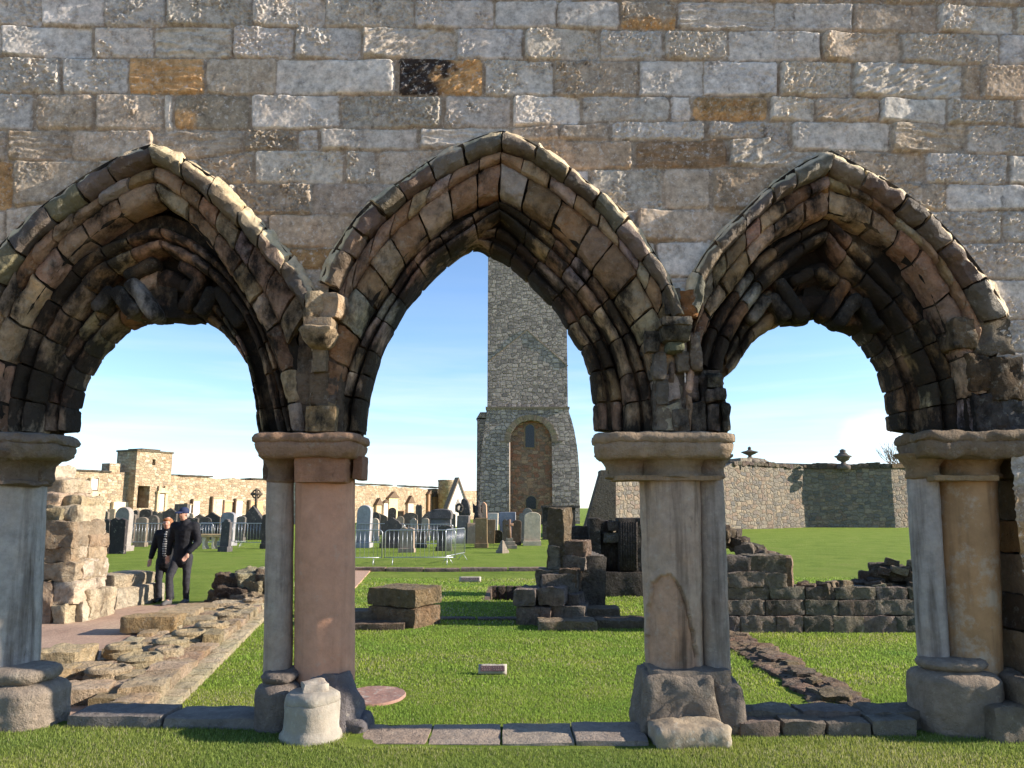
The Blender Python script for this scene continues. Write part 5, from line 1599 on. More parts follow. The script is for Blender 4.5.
# urn monument and angel
x, y = P(464, 508, 41)[0], 41.0
k = y / FPX
t = thing('urn_monument', (x, y, GB), 'dark domed monument with a carved wreath standing over the plain grey slab', 'gravestone', GRV)
mb = MB()
box(mb, (x, y + .6, (GB + P(0, 514, y)[2]) / 2), (11 * k, .5, P(0, 514, y)[2] - GB), col=lin(84, 84, 86))
prism(mb, [(-6 * k, 0), (6 * k, 0), (5 * k, 9 * k), (3 * k, 14 * k), (0, 16.5 * k), (-3 * k, 14.5 * k), (-4 * k, 9 * k)], .3, .8, lin(72, 72, 74), bev=.05, at=(x, y, P(0, 514.5, y)[2]))
mb.build('domed_slab', M_grave, t, smooth=False)
mb = MB()
tube(mb, [(x - 5 * k + .16 * math.cos(a_), y + .25, P(0, 508, y)[2] + .2 * math.sin(a_)) for a_ in np.linspace(0, 2 * math.pi, 14)], .07, 6, lin(60, 60, 60))
mb.build('wreath', M_grave, t)
x, y = P(478, 508, 46)[0], 46.0
k = y / FPX
t = thing('statue', (x, y, GB), 'small dark angel statue on a plinth beside the tower foot', 'statue')
mb = MB()
box(mb, (x, y, (GB + P(0, 519, y)[2]) / 2), (.55, .5, P(0, 519, y)[2] - GB), col=lin(150, 124, 104))
mb.build('plinth', M_grave, t, smooth=False)
mb = MB()
zb = P(0, 519, y)[2]
lathe(mb, (x, y, 0), [(.26, zb), (.24, zb + .2), (.17, zb + .5), (.19, zb + .7), (.10, zb + .82), (.06, zb + .86), (.10, zb + .93), (.10, zb + 1.02), (.04, zb + 1.1)], 12, lin(62, 58, 58))
for s_ in (-1, 1):
    prism(mb, [(0, 0), (s_ * .34, .35), (s_ * .30, -.25), (s_ * .1, -.3)][::s_], .08, .16, lin(70, 62, 60), at=(x, y, zb + .62))
mb.build('winged_figure', M_grave, t)
headstone(482, 488, 545, 502, 'gothic', lin(190, 150, 124), 'slim peach-coloured pointed monument beside the angel statue', Y=50, thick=.4)
# stepped cross base and little pyramid
x, y, z = ground_at(509.5, 549)
t = thing('stepped_cross', (x, y, z), 'small weathered cross on a stepped base in the grass left of the big pale headstone', 'gravestone', GRV)
k = y / FPX
mb = MB()
for i, (w, h) in enumerate([(15, 3.5), (11, 3.5), (7, 3.5)]):
    stone(mb, (x, y, z + (1.7 + 3.4 * i) * k), (w * k, w * k * .8, h * k), rough=.012, bev=.02, cell=.08, col=lin(140, 132, 120))
mb.build('steps', M_grave, t, sharp=50)
mb = MB()
tube(mb, [(x, y, z + 9 * k), (x, y, z + 28 * k)], [.09, .06], 8, lin(120, 98, 84))
tube(mb, [(x - 4 * k, y, z + 23 * k), (x + 4 * k, y, z + 23 * k)], .06, 8, lin(120, 98, 84))
mb.build('cross', M_grave, t)
x, y, z = ground_at(502.5, 553)
k = y / FPX
t = thing('pyramid_stone', (x, y, z), 'little grey pyramid-shaped stone in front of the stepped cross', 'gravestone')
mb = MB()
lathe(mb, (x, y, z), [(6.5 * k, -.05), (6.3 * k, 3 * k), (5.2 * k, 3.2 * k), (1.6 * k, 11.5 * k), (.4 * k, 12.5 * k)], 4, lin(130, 122, 112), rough=.015, freq=5)
mb.build('pyramid', M_grave, t, smooth=False)
# table tomb right of the pale headstone
x, y = P(559, 508, 44)[0], 44.0
k = y / FPX
t = thing('table_tomb', (x, y, GB), 'dark table tomb with a thin overhanging slab at the tower foot', 'tomb')
mb = MB()
box(mb, (x, y + .5, (GB + P(0, 508, y)[2]) / 2), (32 * k, 1.0, P(0, 508, y)[2] - GB), col=lin(66, 64, 62))
mb.build('chest', M_ruin_dark, t, smooth=False)
mb = MB()
stone(mb, (x + .1, y + .45, P(0, 506.8, y)[2]), (38 * k, 1.3, .14), rough=.02, bev=.03, cell=.2, col=lin(84, 80, 76))
mb.build('top_slab', M_ruin_dark, t, sharp=50)

# ---------------------------------------------------------------- crowd barriers
M_steel = plain_mat('galvanised_steel', (.46, .47, .49), .4, .75, .08, 10, .5)
def barrier_proto(label):
    t = thing('crowd_barrier', (0, 0, 0), label, 'crowd barrier', 'steel crowd barriers in the graveyard')
    Lb, hb = 2.2, 1.08
    mb = MB()
    r = .10
    loop = [(-Lb / 2, 0, .22), (-Lb / 2, 0, hb - r)] + [(-Lb / 2 + r - r * math.cos(a_), 0, hb - r + r * math.sin(a_)) for a_ in np.linspace(.3, math.pi / 2, 4)] + \
           [(Lb / 2 - r + r * math.sin(a_), 0, hb - r + r * math.cos(a_)) for a_ in np.linspace(0, 1.3, 4)] + [(Lb / 2, 0, hb - r), (Lb / 2, 0, .22)]
    tube(mb, loop, .017, 7)
    tube(mb, [(-Lb / 2, 0, .24), (0, 0, .24), (Lb / 2, 0, .24)], .014, 7)
    mb.build('frame', M_steel, t)
    mb = MB()
    for x_ in np.linspace(-Lb / 2 + .13, Lb / 2 - .13, 15):
        tube(mb, [(x_, 0, .24), (x_, 0, .7), (x_, 0, hb - .01)], .007, 5)
    mb.build('bars', M_steel, t)
    for s_ in (-1, 1):
        mb = MB()
        tube(mb, [(s_ * (Lb / 2 - .25), -.16, .012), (s_ * (Lb / 2 - .25), -.03, .20), (s_ * (Lb / 2 - .25), .03, .20), (s_ * (Lb / 2 - .25), .16, .012)], .010, 6)
        mb.build('foot', M_steel, t)
    return t
def copy_tree(o, parent=None):
    c = o.copy()
    COL.objects.link(c)
    ORIG[c.name] = ORIG[o.name]
    if parent: c.parent = parent
    for ch in list(o.children):
        copy_tree(ch, c)
    return c
bp0 = None
def barrier(px, Y, rz, label):
    global bp0
    x = P(px, 508, Y)[0]
    z = float(ground_z([x], [Y])[0])
    if bp0 is None:
        bp0 = barrier_proto(label)
        o = bp0
    else:
        o = copy_tree(bp0)
        o['label'] = label
    o.location = (x, Y, z)
    o.rotation_euler = (0, 0, rz)
yb_ = G(400, 566)[1] 
barrier(421, yb_ + .3, 0.03, 'nearest steel crowd barrier, ending at the dark round-shouldered headstone')
barrier(348, yb_ + .1, 0.02, 'steel crowd barrier in front of the large pale blue headstone')
barrier(456, yb_ + 1.9, 1.35, 'steel crowd barrier seen end-on at the corner of the fenced plot')
barrier(428, 34.0, .05, 'far steel barrier behind the speckled stone, right of the middle')
barrier(381, 35.0, -.04, 'far steel barrier directly behind the dark pointed headstone')
barrier(144, 35.5, .06, 'steel barrier behind the ginger-haired walker')
barrier(190, 35.0, 0, 'steel barrier behind the man in the cap')
barrier(225, 36.0, .03, 'steel barrier behind the stone bench')
barrier(261, 34.5, -.05, 'steel barrier below the gabled cross monument')

# ---------------------------------------------------------------- stone bench
x, y, z = ground_at(213.5, 549)
t = thing('stone_bench', (x, y, z), 'pale stone bench with a thick seat slab and curved supports beyond the walkers', 'bench')
k = y / FPX
mb = MB()
stone(mb, (x, y, z + 12.5 * k), (29 * k, .55, 2.8 * k), rough=.006, bev=.03, cell=.12, col=lin(206, 176, 132), rz=-.06)
mb.build('seat', M_grave, t, sharp=50)
for d_ in (-8, 1, 10):
    mb = MB()
    prism(mb, [(-.05, 0), (.12, 0), (.02, .16), (.02, .3), (.10, 11.2 * k), (-.08, 11.2 * k), (-.06, .3), (-.07, .16)], -.2, .2, lin(210, 200, 180), at=(x + d_ * k, y, z - .02))
    mb.build('support', M_grave, t, smooth=False)

# ================================================================== PRECINCT WALL (left) AND TURRET
M_prec = rubble_mat('precinct_rubble', [lin(168, 146, 118), lin(180, 162, 136), lin(150, 124, 98), lin(190, 176, 152), lin(172, 150, 124), lin(138, 122, 104)], .40, .24, mortar=lin(158, 138, 110), bump=.8, stain=.10, mw=.05)
PA, PD = np.array([-36.0, 60.0]), np.array([31.0, 66.0]) / 72.9
def pw(d):
    return PA + PD * d
def strip_wall(mb, pts, zb, tops, thick, col=(1, 1, 1), step=1.2, rag=.15, seed=0):
    """upright wall following plan points, with an uneven top"""
    rs = random.Random(seed)
    pts = [np.array(p, float) for p in pts]
    P2, T2 = [], []
    for i in range(len(pts) - 1):
        n = max(1, int(np.linalg.norm(pts[i + 1] - pts[i]) / step))
        for j in range(n + (i == len(pts) - 2)):
            f = j / n
            P2.append(pts[i] + (pts[i + 1] - pts[i]) * f)
            T2.append(tops[i] + (tops[i + 1] - tops[i]) * f + rs.uniform(-rag, rag))
    P2 = np.array(P2)
    d = np.gradient(P2, axis=0)
    nrm = np.stack([-d[:, 1], d[:, 0]], 1)
    nrm /= np.linalg.norm(nrm, axis=1)[:, None]
    bk = P2 + nrm * thick
    n = len(P2)
    T2 = np.array(T2)
    V = np.concatenate([np.c_[P2, np.full(n, zb)], np.c_[P2, T2], np.c_[bk, T2 - .05], np.c_[bk, np.full(n, zb)]])
    j = np.arange(n - 1)
    F = [np.stack([l * n + j, l * n + j + 1, (l + 1) * n + j + 1, (l + 1) * n + j], 1) for l in range(3)]
    F += [np.array([0, n, 2 * n, 3 * n]), np.array([n - 1, 4 * n - 1, 3 * n - 1, 2 * n - 1])]
    mb.add(V, F, col)
t = thing('precinct_wall', (*pw(20), GB), 'long high golden rubble wall closing the graveyard behind the headstones', 'boundary wall')
mb = MB()
strip_wall(mb, [pw(-60), pw(6.8)], GB - .5, [4.5, 4.5], 1.4, rag=.10, seed=2)
strip_wall(mb, [pw(10.4), pw(74)], GB - .5, [4.45, 4.15], 1.4, rag=.12, seed=3)
mb.build('wall_face', M_prec, t, smooth=False)
mb = MB()
for (a, b) in [(-20, 5), (12, 16), (21, 30), (38, 47), (50, 60)]:
    p, q = pw(a), pw(b)
    ang = math.atan2(*(q - p)[::-1])
    m = (p + q) / 2 + np.array([-PD[1], PD[0]]) * .6
    stone(mb, (m[0], m[1], 4.5), (np.linalg.norm(q - p), 1.5, .16), rz=ang, rough=.06, bev=.04, cell=.5, col=lin(92, 88, 80), maxn=30)
mb.build('coping', M_ruin_dark, t, sharp=50)

# square turret: near left face in shade, broad face in the sun
t = thing('square_turret', (*pw(8.5), GB), 'square flat-topped turret standing out of the long golden wall, with a dark doorway', 'tower')
ang = math.atan2(PD[1], PD[0])
nr_ = np.array([PD[1], -PD[0]])           # toward the graveyard
def tbox(mb, d0, d1, o0, o1, z0, z1, col=(1, 1, 1)):
    c = pw((d0 + d1) / 2) + nr_ * (o0 + o1) / 2
    box(mb, (c[0], c[1], (z0 + z1) / 2), (d1 - d0, abs(o1 - o0), z1 - z0), rz=ang, col=col)
mb = MB()
D0, D1, DO, DE = 6.7, 10.4, 7.05, 8.25       # turret span and the doorway in it
ZD0, ZD1 = 1.5, P(0, 486, 67)[2]
tbox(mb, D0, D1, -1.6, .9, GB - .5, ZD0)
tbox(mb, D0, DO, -1.6, .9, ZD0, ZD1); tbox(mb, DE, D1, -1.6, .9, ZD0, ZD1)
tbox(mb, DO, DE, -1.6, -.5, ZD0, ZD1)
zw0, zw1 = P(0, 465, 67)[2], P(0, 459, 67)[2]
tbox(mb, D0, D1, -1.6, .9, ZD1, zw0)
tbox(mb, D0, 8.3, -1.6, .9, zw0, zw1); tbox(mb, 8.62, D1, -1.6, .9, zw0, zw1); tbox(mb, 8.3, 8.62, -1.6, .4, zw0, zw1)
tbox(mb, D0, D1, -1.6, .9, zw1, 6.35)
mb.build('turret_walls', M_prec, t, smooth=False)
mb = MB()
tbox(mb, D0 - .08, D1 + .08, -1.68, .98, 6.35, 6.5, lin(120, 108, 90))
tbox(mb, D0 + .8, D1 - 1.0, -1.3, .5, 6.5, 6.66, lin(110, 98, 84))
mb.build('parapet_slab', M_ruin, t, smooth=False)
mb = MB()
tbox(mb, DO + .03, DE - .03, -.52, -.44, ZD0, ZD1 - .03, lin(40, 32, 28))
mb.build('doorway', plain_mat('dark_opening', lin(44, 34, 30)), t, smooth=False)
mb = MB()
tbox(mb, 8.32, 8.60, .38, .44, zw0 + .02, zw1 - .02, lin(30, 26, 24))
mb.build('window', plain_mat('dark_window', lin(34, 30, 28)), t, smooth=False)
mb = MB()
tbox(mb, 5.0, 6.0, -1.2, -.2, 4.4, 5.25, lin(190, 160, 110))
tag(mb.build('chimney_stub', M_prec, t, smooth=False), 'short stub on the wall head beside the turret')

# wall monuments along the precinct wall
def wthing(d, label, name='wall_monument'):
    p = pw(d) + nr_ * .05
    return thing(name, (p[0], p[1], GB), label, 'wall monument', 'monuments fixed to the precinct wall')
def dpx(px):
    """distance along the precinct wall seen at picture column px"""
    u = (px - 512) / FPX
    # X = u * depth ; depth ~ Y*CT
    best = min(np.arange(-60, 75, .05), key=lambda d: abs(proj(pw(d)[0], pw(d)[1], 2.5)[0] - px))
    return float(best)
def wz(px, py):
    y_ = pw(dpx(px))[1]
    return P(px, py, y_)[2]
def wbox(mb, px0, px1, py1, py0, o0, o1, col):
    d0, d1 = dpx(px0), dpx(px1)
    m = (px0 + px1) / 2
    tbox(mb, d0, d1, o0, o1, wz(m, py1), wz(m, py0), col)
WH, CRM, GYM = lin(222, 220, 214), lin(206, 188, 156), lin(170, 156, 136)
t = wthing(dpx(92), 'white tablet over a broken pediment on the golden wall, left of the turret')
mb = MB(); wbox(mb, 88, 95, 490, 479, .0, .22, WH); mb.build('tablet', M_grave, t, smooth=False)
mb = MB(); wbox(mb, 86.5, 88, 492, 478, .0, .3, GYM); wbox(mb, 95, 96, 492, 478, .0, .3, GYM); wbox(mb, 87, 96, 497, 491, 0, .3, CRM); wbox(mb, 81, 103, 499, 497, .0, .55, GYM); wbox(mb, 83, 101, 502, 499, .0, .4, WH)
wbox(mb, 82, 87, 497, 494, .0, .4, GYM); wbox(mb, 97, 102, 497, 494, .0, .4, GYM); mb.build('pediment', M_grave, t, smooth=False)
mb = MB(); wbox(mb, 83, 86, 530, 502, .0, .35, CRM); wbox(mb, 97, 100.5, 530, 502, .0, .35, CRM); wbox(mb, 86, 97, 530, 503, .0, .1, lin(200, 176, 130)); mb.build('pilasters', M_grave, t, smooth=False)
t = wthing(dpx(120), 'broad plain white slab on the wall at the left foot of the turret')
mb = MB(); wbox(mb, 112, 127, 530, 502, .0, .3, lin(214, 202, 180)); mb.build('slab', M_grave, t, smooth=False)
t = thing('wall_monument', (*(pw(9.6) + nr_ * 1.0), GB), 'tall pale memorial portal with a carved head on the sunlit turret face', 'wall monument', 'monuments fixed to the precinct wall')
mb = MB()
for (a, b, z0, z1, o, c) in [(8.9, 10.1, P(0, 493, 68)[2], P(0, 491, 68)[2], .3, CRM), (8.95, 9.2, 1.0, P(0, 493, 68)[2], .2, CRM), (9.8, 10.05, 1.0, P(0, 493, 68)[2], .2, CRM), (9.2, 9.8, 1.2, P(0, 494, 68)[2], .08, lin(206, 200, 190))]:
    tbox(mb, a, b, .9, .9 + o, z0, z1, c)
mb.build('portal', M_grave, t, smooth=False)
mb = MB()
for (a, b, z0, z1, o, c) in [(9.05, 9.3, P(0, 491, 68)[2], P(0, 486, 68)[2], .2, GYM), (9.7, 9.95, P(0, 491, 68)[2], P(0, 486, 68)[2], .2, GYM), (9.3, 9.7, P(0, 491, 68)[2], P(0, 488, 68)[2], .18, CRM)]:
    tbox(mb, a, b, .9, .9 + o, z0, z1, c)
mb.build('carved_head', M_grave, t, smooth=False)
for (a, b, y1, y0, c, lab) in [(186, 190.5, 520, 505, WH, 'small white slab on the golden wall, left one of two beside the turret'), (192, 199, 520, 501, WH, 'white shouldered slab on the golden wall, right one of two beside the turret'),
                               (211.5, 222, 520, 498.5, lin(214, 186, 164), 'pinkish slab in a dark frame on the wall above the stone bench'), (223, 231, 520, 502, lin(206, 168, 132), 'tan slab next to the pinkish one on the wall above the bench'),
                               (235, 241.5, 530, 500.5, lin(216, 214, 214), 'tall white slab on the wall just left of the ringed cross'), (249, 262, 520, 502, lin(200, 168, 128), 'tan slab between dark pilasters on the wall behind the ringed cross')]:
    t = wthing(dpx((a + b) / 2), lab)
    mb = MB(); wbox(mb, a, b, y1, y0, 0, .18, c); mb.build('slab', M_grave, t, smooth=False)
    mb = MB(); wbox(mb, a - 1.2, a, y1, y0 - 2, 0, .3, lin(104, 92, 80)); wbox(mb, a - .8, b + .8, y0 - .1, y0 - 1.2, 0, .26, lin(190, 168, 140)); mb.build('surround', M_grave, t, smooth=False)

def spire(px, w, y1, ysh, y0, lab, c, dark=lin(96, 82, 70)):
    t = wthing(dpx(px), lab)
    mb = MB(); wbox(mb, px - w / 2, px + w / 2, y1, ysh, 0, .35, c); mb.build('shaft', M_grave, t, smooth=False)
    mb = MB()
    d0, d1 = dpx(px - w / 2 - 1), dpx(px + w / 2 + 1)
    a, b = pw(d0) + nr_ * .5, pw(d1) + nr_ * .5
    a2, b2 = pw(d0), pw(d1)
    zs, zt = wz(px, ysh), wz(px, y0)
    m1, m2 = (a + b) / 2, (a2 + b2) / 2
    V = [(*a, zs), (*b, zs), (*m1, zt), (*a2, zs), (*b2, zs), (*m2, zt)]
    mb.add(V, [np.array([0, 1, 2]), np.array([5, 4, 3]), np.array([0, 2, 5, 3]), np.array([1, 4, 5, 2]), np.array([0, 3, 4, 1])], dark * 1.25)
    mb.build('gabled_cap', M_grave, t, smooth=False)
spire(391.5, 9, 525, 498, 491.5, 'wall monument like a small chapel under a dark gabled roof', lin(214, 194, 158))
spire(377, 5, 525, 505, 498, 'slim pointed wall monument left of the chapel-like one', lin(204, 184, 156))
spire(384, 4, 525, 503, 500, 'small white pointed slab just left of the chapel-like wall monument', WH)
spire(409, 5.5, 525, 503, 495.5, 'dark-framed pointed wall monument with a white panel', lin(206, 186, 176))
spire(428, 3, 525, 494, 490, 'tall narrow dark wall shaft left of the sarcophagus tomb', lin(160, 130, 104))
spire(434, 3, 525, 497, 492, 'tall narrow tan wall shaft, middle one of three left of the white gable', lin(176, 140, 108))
spire(438.5, 2.6, 525, 498, 494, 'tall narrow tan wall shaft nearest the white gable', lin(186, 148, 114))

# round turret of the wall and the white gabled mausoleum
x, y = P(447, 508, 112)[0], 112.0
k = y / FPX
t = thing('round_turret', (x, y, GB), 'round flat-topped turret of the far wall behind the white gable', 'tower')
mb = MB()
lathe(mb, (x, y, 0), [(9 * k, GB), (9 * k, P(0, 482, y)[2]), (9.4 * k, P(0, 481.5, y)[2]), (9.4 * k, P(0, 480, y)[2]), (.1, P(0, 480, y)[2])], 28, (1, 1, 1))
mb.build('turret_wall', M_prec, t)
x, y = P(458, 508, 74)[0], 74.0
k = y / FPX
t = thing('mausoleum', (x, y, GB), 'bright white gabled mausoleum with a dark roof edge and a pointed doorway', 'mausoleum')
mb = MB()
rz_ = .65
prism(mb, [(-12 * k, GB - P(0, 512, y)[2]), (12 * k, GB - P(0, 512, y)[2]), (12 * k, 4 * k), (0, 31 * k), (-12 * k, 4 * k)], 0, .5, lin(226, 224, 220), rz=rz_, at=(x, y, P(0, 512, y)[2]))
mb.build('gable_wall', M_grave, t, smooth=False)
mb = MB()
for s_ in (-1, 1):
    pr = [(0, 34 * k), (0, 31 * k), (s_ * 13 * k, 1.5 * k), (s_ * 13 * k, 4.5 * k)]
    prism(mb, pr if s_ < 0 else pr[::-1], -.12, .6, lin(120, 108, 96), rz=rz_, at=(x, y, P(0, 512, y)[2]))
mb.build('roof', M_grave, t, smooth=False)
mb = MB()
prism(mb, [(-3 * k, 0), (3 * k, 0), (3 * k, 7 * k), (0, 13 * k), (-3 * k, 7 * k)], -.04, .02, lin(150, 146, 142), rz=rz_, at=(x, y, P(0, 512, y)[2]))
mb.build('pointed_doorway', M_grave, t, smooth=False)

# ================================================================== CHURCH TOWER
M_tow = rubble_mat('tower_ashlar', [lin(166, 148, 138), lin(188, 168, 156), lin(140, 126, 119), lin(196, 176, 162), lin(170, 152, 141), lin(126, 114, 107)], .58, .42, mortar=lin(124, 112, 102), bump=1.0, stain=.25, dist=.10, jitter=.25)
M_tow2 = rubble_mat('tower_infill', [lin(160, 112, 86), lin(136, 112, 94), lin(168, 134, 106), lin(150, 98, 74), lin(126, 106, 92)], .6, .34, mortar=lin(104, 86, 66), bump=.6, stain=.15)
TY = 84.0
def tX(px, Y=TY): return P(px, 460, Y)[0]
def tZ(py, Y=TY): return P(512, py, Y)[2]
t = thing('church_tower', (tX(528), TY + 3, GB), 'tall square grey stone church tower seen through the middle arch', 'tower')
xl, xr = tX(487), tX(568.5)
zs = tZ(408)
mb = MB()
box(mb, ((xl + xr) / 2, TY + (xr - xl) / 2, (zs + 48) / 2), (xr - xl, xr - xl, 48 - zs), col=(1, 1, 1))
mb.build('upper_stage', M_tow, t, smooth=False)
mb = MB()
# lower stage, spreading toward the ground, with an arched recess cut in its front
al, ar = tX(510), tX(552)
ac, arad = (al + ar) / 2, (ar - al) / 2
zsp = tZ(441)
def col_poly(x0b, x0t, x1b, x1t, ypl):
    pass
bl0, br0 = tX(480), tX(579)
zb = GB - .5
outer_r = [(br0, zb), (br0, tZ(460)), (tX(577), tZ(445)), (tX(573), tZ(425)), (xr + .1, zs)]
outer_l = [(xl - .0, zs), (tX(485), tZ(425)), (tX(482), tZ(450)), (bl0, tZ(480)), (bl0, zb)]
n = 16
arcp = [(ac + arad * math.cos(math.pi * i / n), zsp + arad * math.sin(math.pi * i / n)) for i in range(n + 1)]
# right half and left half as quads strips between arch edge and outer outline
inner = [(ar, zb)] + arcp + [(al, zb)]
def outer_at(p):
    dx_, dz_ = p[0] - ac, p[1]
    return p
F_, V_ = [], []
fr, bk = TY - .15, TY + 5
right_o = [(br0, zb), (br0, tZ(470)), (tX(578), tZ(455)), (tX(577), tZ(445)), (tX(574.5), tZ(430)), (tX(572), tZ(420)), (xr + .1, tZ(412)), (xr + .1, zs), (ac, zs)]
right_i = [(ar, zb), (ar, tZ(480)), (ar, tZ(455))] + [arcp[i] for i in (0, 2, 4, 5, 6)] + [arcp[8]]
left_o = [(bl0, zb), (bl0, tZ(480)), (tX(481), tZ(460)), (tX(482), tZ(448)), (tX(484), tZ(432)), (tX(485.5), tZ(420)), (xl, tZ(412)), (xl, zs), (ac, zs)]
left_i = [(al, zb), (al, tZ(480)), (al, tZ(455))] + [arcp[16 - i] for i in (0, 2, 4, 5, 6)] + [arcp[8]]
for oo, ii_, sg in ((right_o, right_i, 1), (left_o, left_i, -1)):
    k_ = len(oo)
    V = [(a_, fr, b_) for a_, b_ in oo] + [(a_, fr, b_) for a_, b_ in ii_] + [(a_, bk, b_) for a_, b_ in oo] + [(a_, fr + .7, b_) for a_, b_ in ii_]
    f = []
    for j in range(k_ - 1):
        f.append([j, j + 1, k_ + j + 1, k_ + j] if sg < 0 else [j, k_ + j, k_ + j + 1, j + 1])
        f.append([j, 2 * k_ + j, 2 * k_ + j + 1, j + 1] if sg < 0 else [j, j + 1, 2 * k_ + j + 1, 2 * k_ + j])
        f.append([k_ + j, k_ + j + 1, 3 * k_ + j + 1, 3 * k_ + j] if sg < 0 else [k_ + j, 3 * k_ + j, 3 * k_ + j + 1, k_ + j + 1])
    mb.add(V, [np.array(f)], (1, 1, 1))
mb.build('lower_stage', M_tow, t, smooth=False)
mb = MB()
box(mb, (ac, fr + .75, (zb + zsp + arad) / 2), (2 * arad + .3, .2, zsp + arad - zb + .2), col=(1, 1, 1))
mb.build('recess_wall', M_tow2, t, smooth=False)
mb = MB()
for i in range(26):
    a0, a1 = math.pi * i / 26, math.pi * (i + 1) / 26 - .015
    o = []
    for a_, r_ in ((a0, arad + .02), (a0, arad + .62), (a1, arad + .62), (a1, arad + .02)):
        o.append((ac + r_ * math.cos(a_), zsp + r_ * math.sin(a_)))
    prism(mb, o[::1], fr - .07, fr + .05, jit(lin(136, 124, 104), .15))
mb.build('arch_ring', M_grave, t, smooth=False)
mb = MB()
box(mb, ((xl + xr) / 2, TY + (xr - xl) / 2 - .1, zs), (xr - xl + .35, xr - xl + .35, .22), col=lin(126, 116, 100))
for s_, x_ in ((-1, al - .55), (1, ar + .55)):
    box(mb, (x_, fr - .04, zsp - .05), (1.2, .14, .16), col=lin(120, 110, 96))
mb.build('string_course', M_grave, t, smooth=False)
# scar of a lost roof
mb = MB()
for (p0, p1) in (((527, 330), (487, 362)), ((527, 330), (569, 366))):
    a, b = np.array((tX(p0[0]), TY + .03, tZ(p0[1]))), np.array((tX(p1[0]), TY + .03, tZ(p1[1])))
    L = np.linalg.norm(b - a)
    ang_ = math.atan2(b[2] - a[2], b[0] - a[0])
    stone(mb, (a + b) / 2, (L, .16, .14), ry=-ang_, rough=.03, bev=.03, cell=.3, col=lin(136, 124, 108), maxn=30)
mb.build('roof_scar', M_grave, t, smooth=False)
M_dark = plain_mat('dark_glass', (.012, .012, .016), .25, 0, .1, 4, .5)
for (p0, p1, q0, q1) in ((525.5, 534.5, 447, 424), (526, 536, 509, 496)):
    w_ = (tX(p1) - tX(p0)) / 2
    c_ = (tX(p0) + tX(p1)) / 2
    za, zc_ = tZ(q0), tZ(q1) - w_
    mb = MB()
    prism(mb, [(c_ - w_ - .14, za - .14), (c_ + w_ + .14, za - .14), (c_ + w_ + .14, zc_)] + arc(c_, zc_, w_ + .14, 0, 180, 10)[1:], fr + .60, fr + .66, lin(130, 112, 88))
    wf = mb.build('window', M_grave, t, smooth=False)
    mb = MB()
    prism(mb, [(c_ - w_, za), (c_ + w_, za), (c_ + w_, zc_)] + arc(c_, zc_, w_, 0, 180, 10)[1:], fr + .57, fr + .63, (.02, .02, .02))
    mb.build('pane', M_dark, wf, smooth=False)
mb = MB()
tube(mb, [(al - .05, fr - .05, GB), (al - .05, fr - .05, 4), (al - .05, fr - .05, zsp - .1)], .05, 6)
tag(mb.build('drainpipe', plain_mat('pale_pipe', lin(214, 190, 170), .6), t), 'thin pale vertical pipe beside the recess')
mb = MB()
xa, xb_ = tX(476), tX(488)
box(mb, ((xa + xb_) / 2, TY + 3.2, (zb + tZ(416)) / 2), (xb_ - xa, 2.6, tZ(416) - zb), col=(1, 1, 1))
prism(mb, [(xa - .12, tZ(417)), (xb_, tZ(417)), (xb_, tZ(410)), (xa + .35, tZ(410))], TY + 1.9, TY + 4.5, (1, 1, 1))
mb.build('stair_turret', M_tow, t, smooth=False)

# ================================================================== RIGHT-HAND BOUNDARY WALL AND URNS
M_rw = rubble_mat('right_wall_rubble', [lin(116, 110, 102), lin(136, 126, 112), lin(100, 96, 92), lin(146, 132, 114), lin(126, 108, 94), lin(112, 108, 104)], .48, .29, mortar=lin(120, 108, 92), bump=.8, stain=.15, dist=.08)
def wp(px, Y):
    return (P(px, 508, Y)[0], Y)
t = thing('boundary_wall', (*wp(760, 60), GB), 'high grey-brown rubble boundary wall across the lawn on the right', 'boundary wall')
mb = MB()
A_, B_, C_, D_ = wp(613, 47.3), wp(808, 61), wp(894, 60.5), wp(1200, 74)
zt = lambda py, Y: P(512, py, Y)[2]
strip_wall(mb, [A_, wp(722, 55)], GB - .6, [zt(470, 47), zt(471, 55)], 1.2, rag=.07, seed=5)
strip_wall(mb, [wp(722, 55), wp(735, 56), B_, C_, D_], GB - .6, [zt(471, 55), zt(464, 56), zt(468, 61), zt(466, 60.5), zt(466, 74)], 1.2, rag=.16, seed=6)
mb.build('wall_face', M_rw, t, smooth=False)
mb = MB()
_p = [P(x_, y_, 47)[::2] for x_, y_ in ((584, 530), (616, 530), (616, 470), (601, 470))]
prism(mb, _p, 46.9, 48.2, lin(112, 102, 90), bev=.06)
mb.build('sloping_end', M_ruin_dark, t, smooth=False)
mb = MB()
rr = random.Random(21)
def coping(p, q, z0, z1, n, c, s=1.0):
    p, q = np.array(p), np.array(q)
    ang_ = math.atan2(*(q - p)[::-1])
    L = np.linalg.norm(q - p) / n
    off = np.array([-math.sin(ang_), math.cos(ang_)]) * .5
    for i in range(n):
        m = p + (q - p) * (i + .5) / n + off
        stone(mb, (m[0], m[1], z0 + (z1 - z0) * (i + .5) / n + rr.uniform(-.04, .06)), (L * 1.05, 1.35, rr.uniform(.25, .42) * s), rz=ang_, rough=.07, bev=.1, cell=.25, col=jit(c, .2))
coping(wp(735, 56), B_, zt(463, 56), zt(467, 61), 20, lin(112, 104, 92))
coping(B_, C_, zt(467, 61), zt(466, 60.5), 8, lin(104, 96, 82), 1.3)
coping(C_, D_, zt(466, 60.5), zt(466, 74), 20, lin(110, 98, 76), 1.2)
mb.build('coping', M_ruin_dark, t, sharp=50)
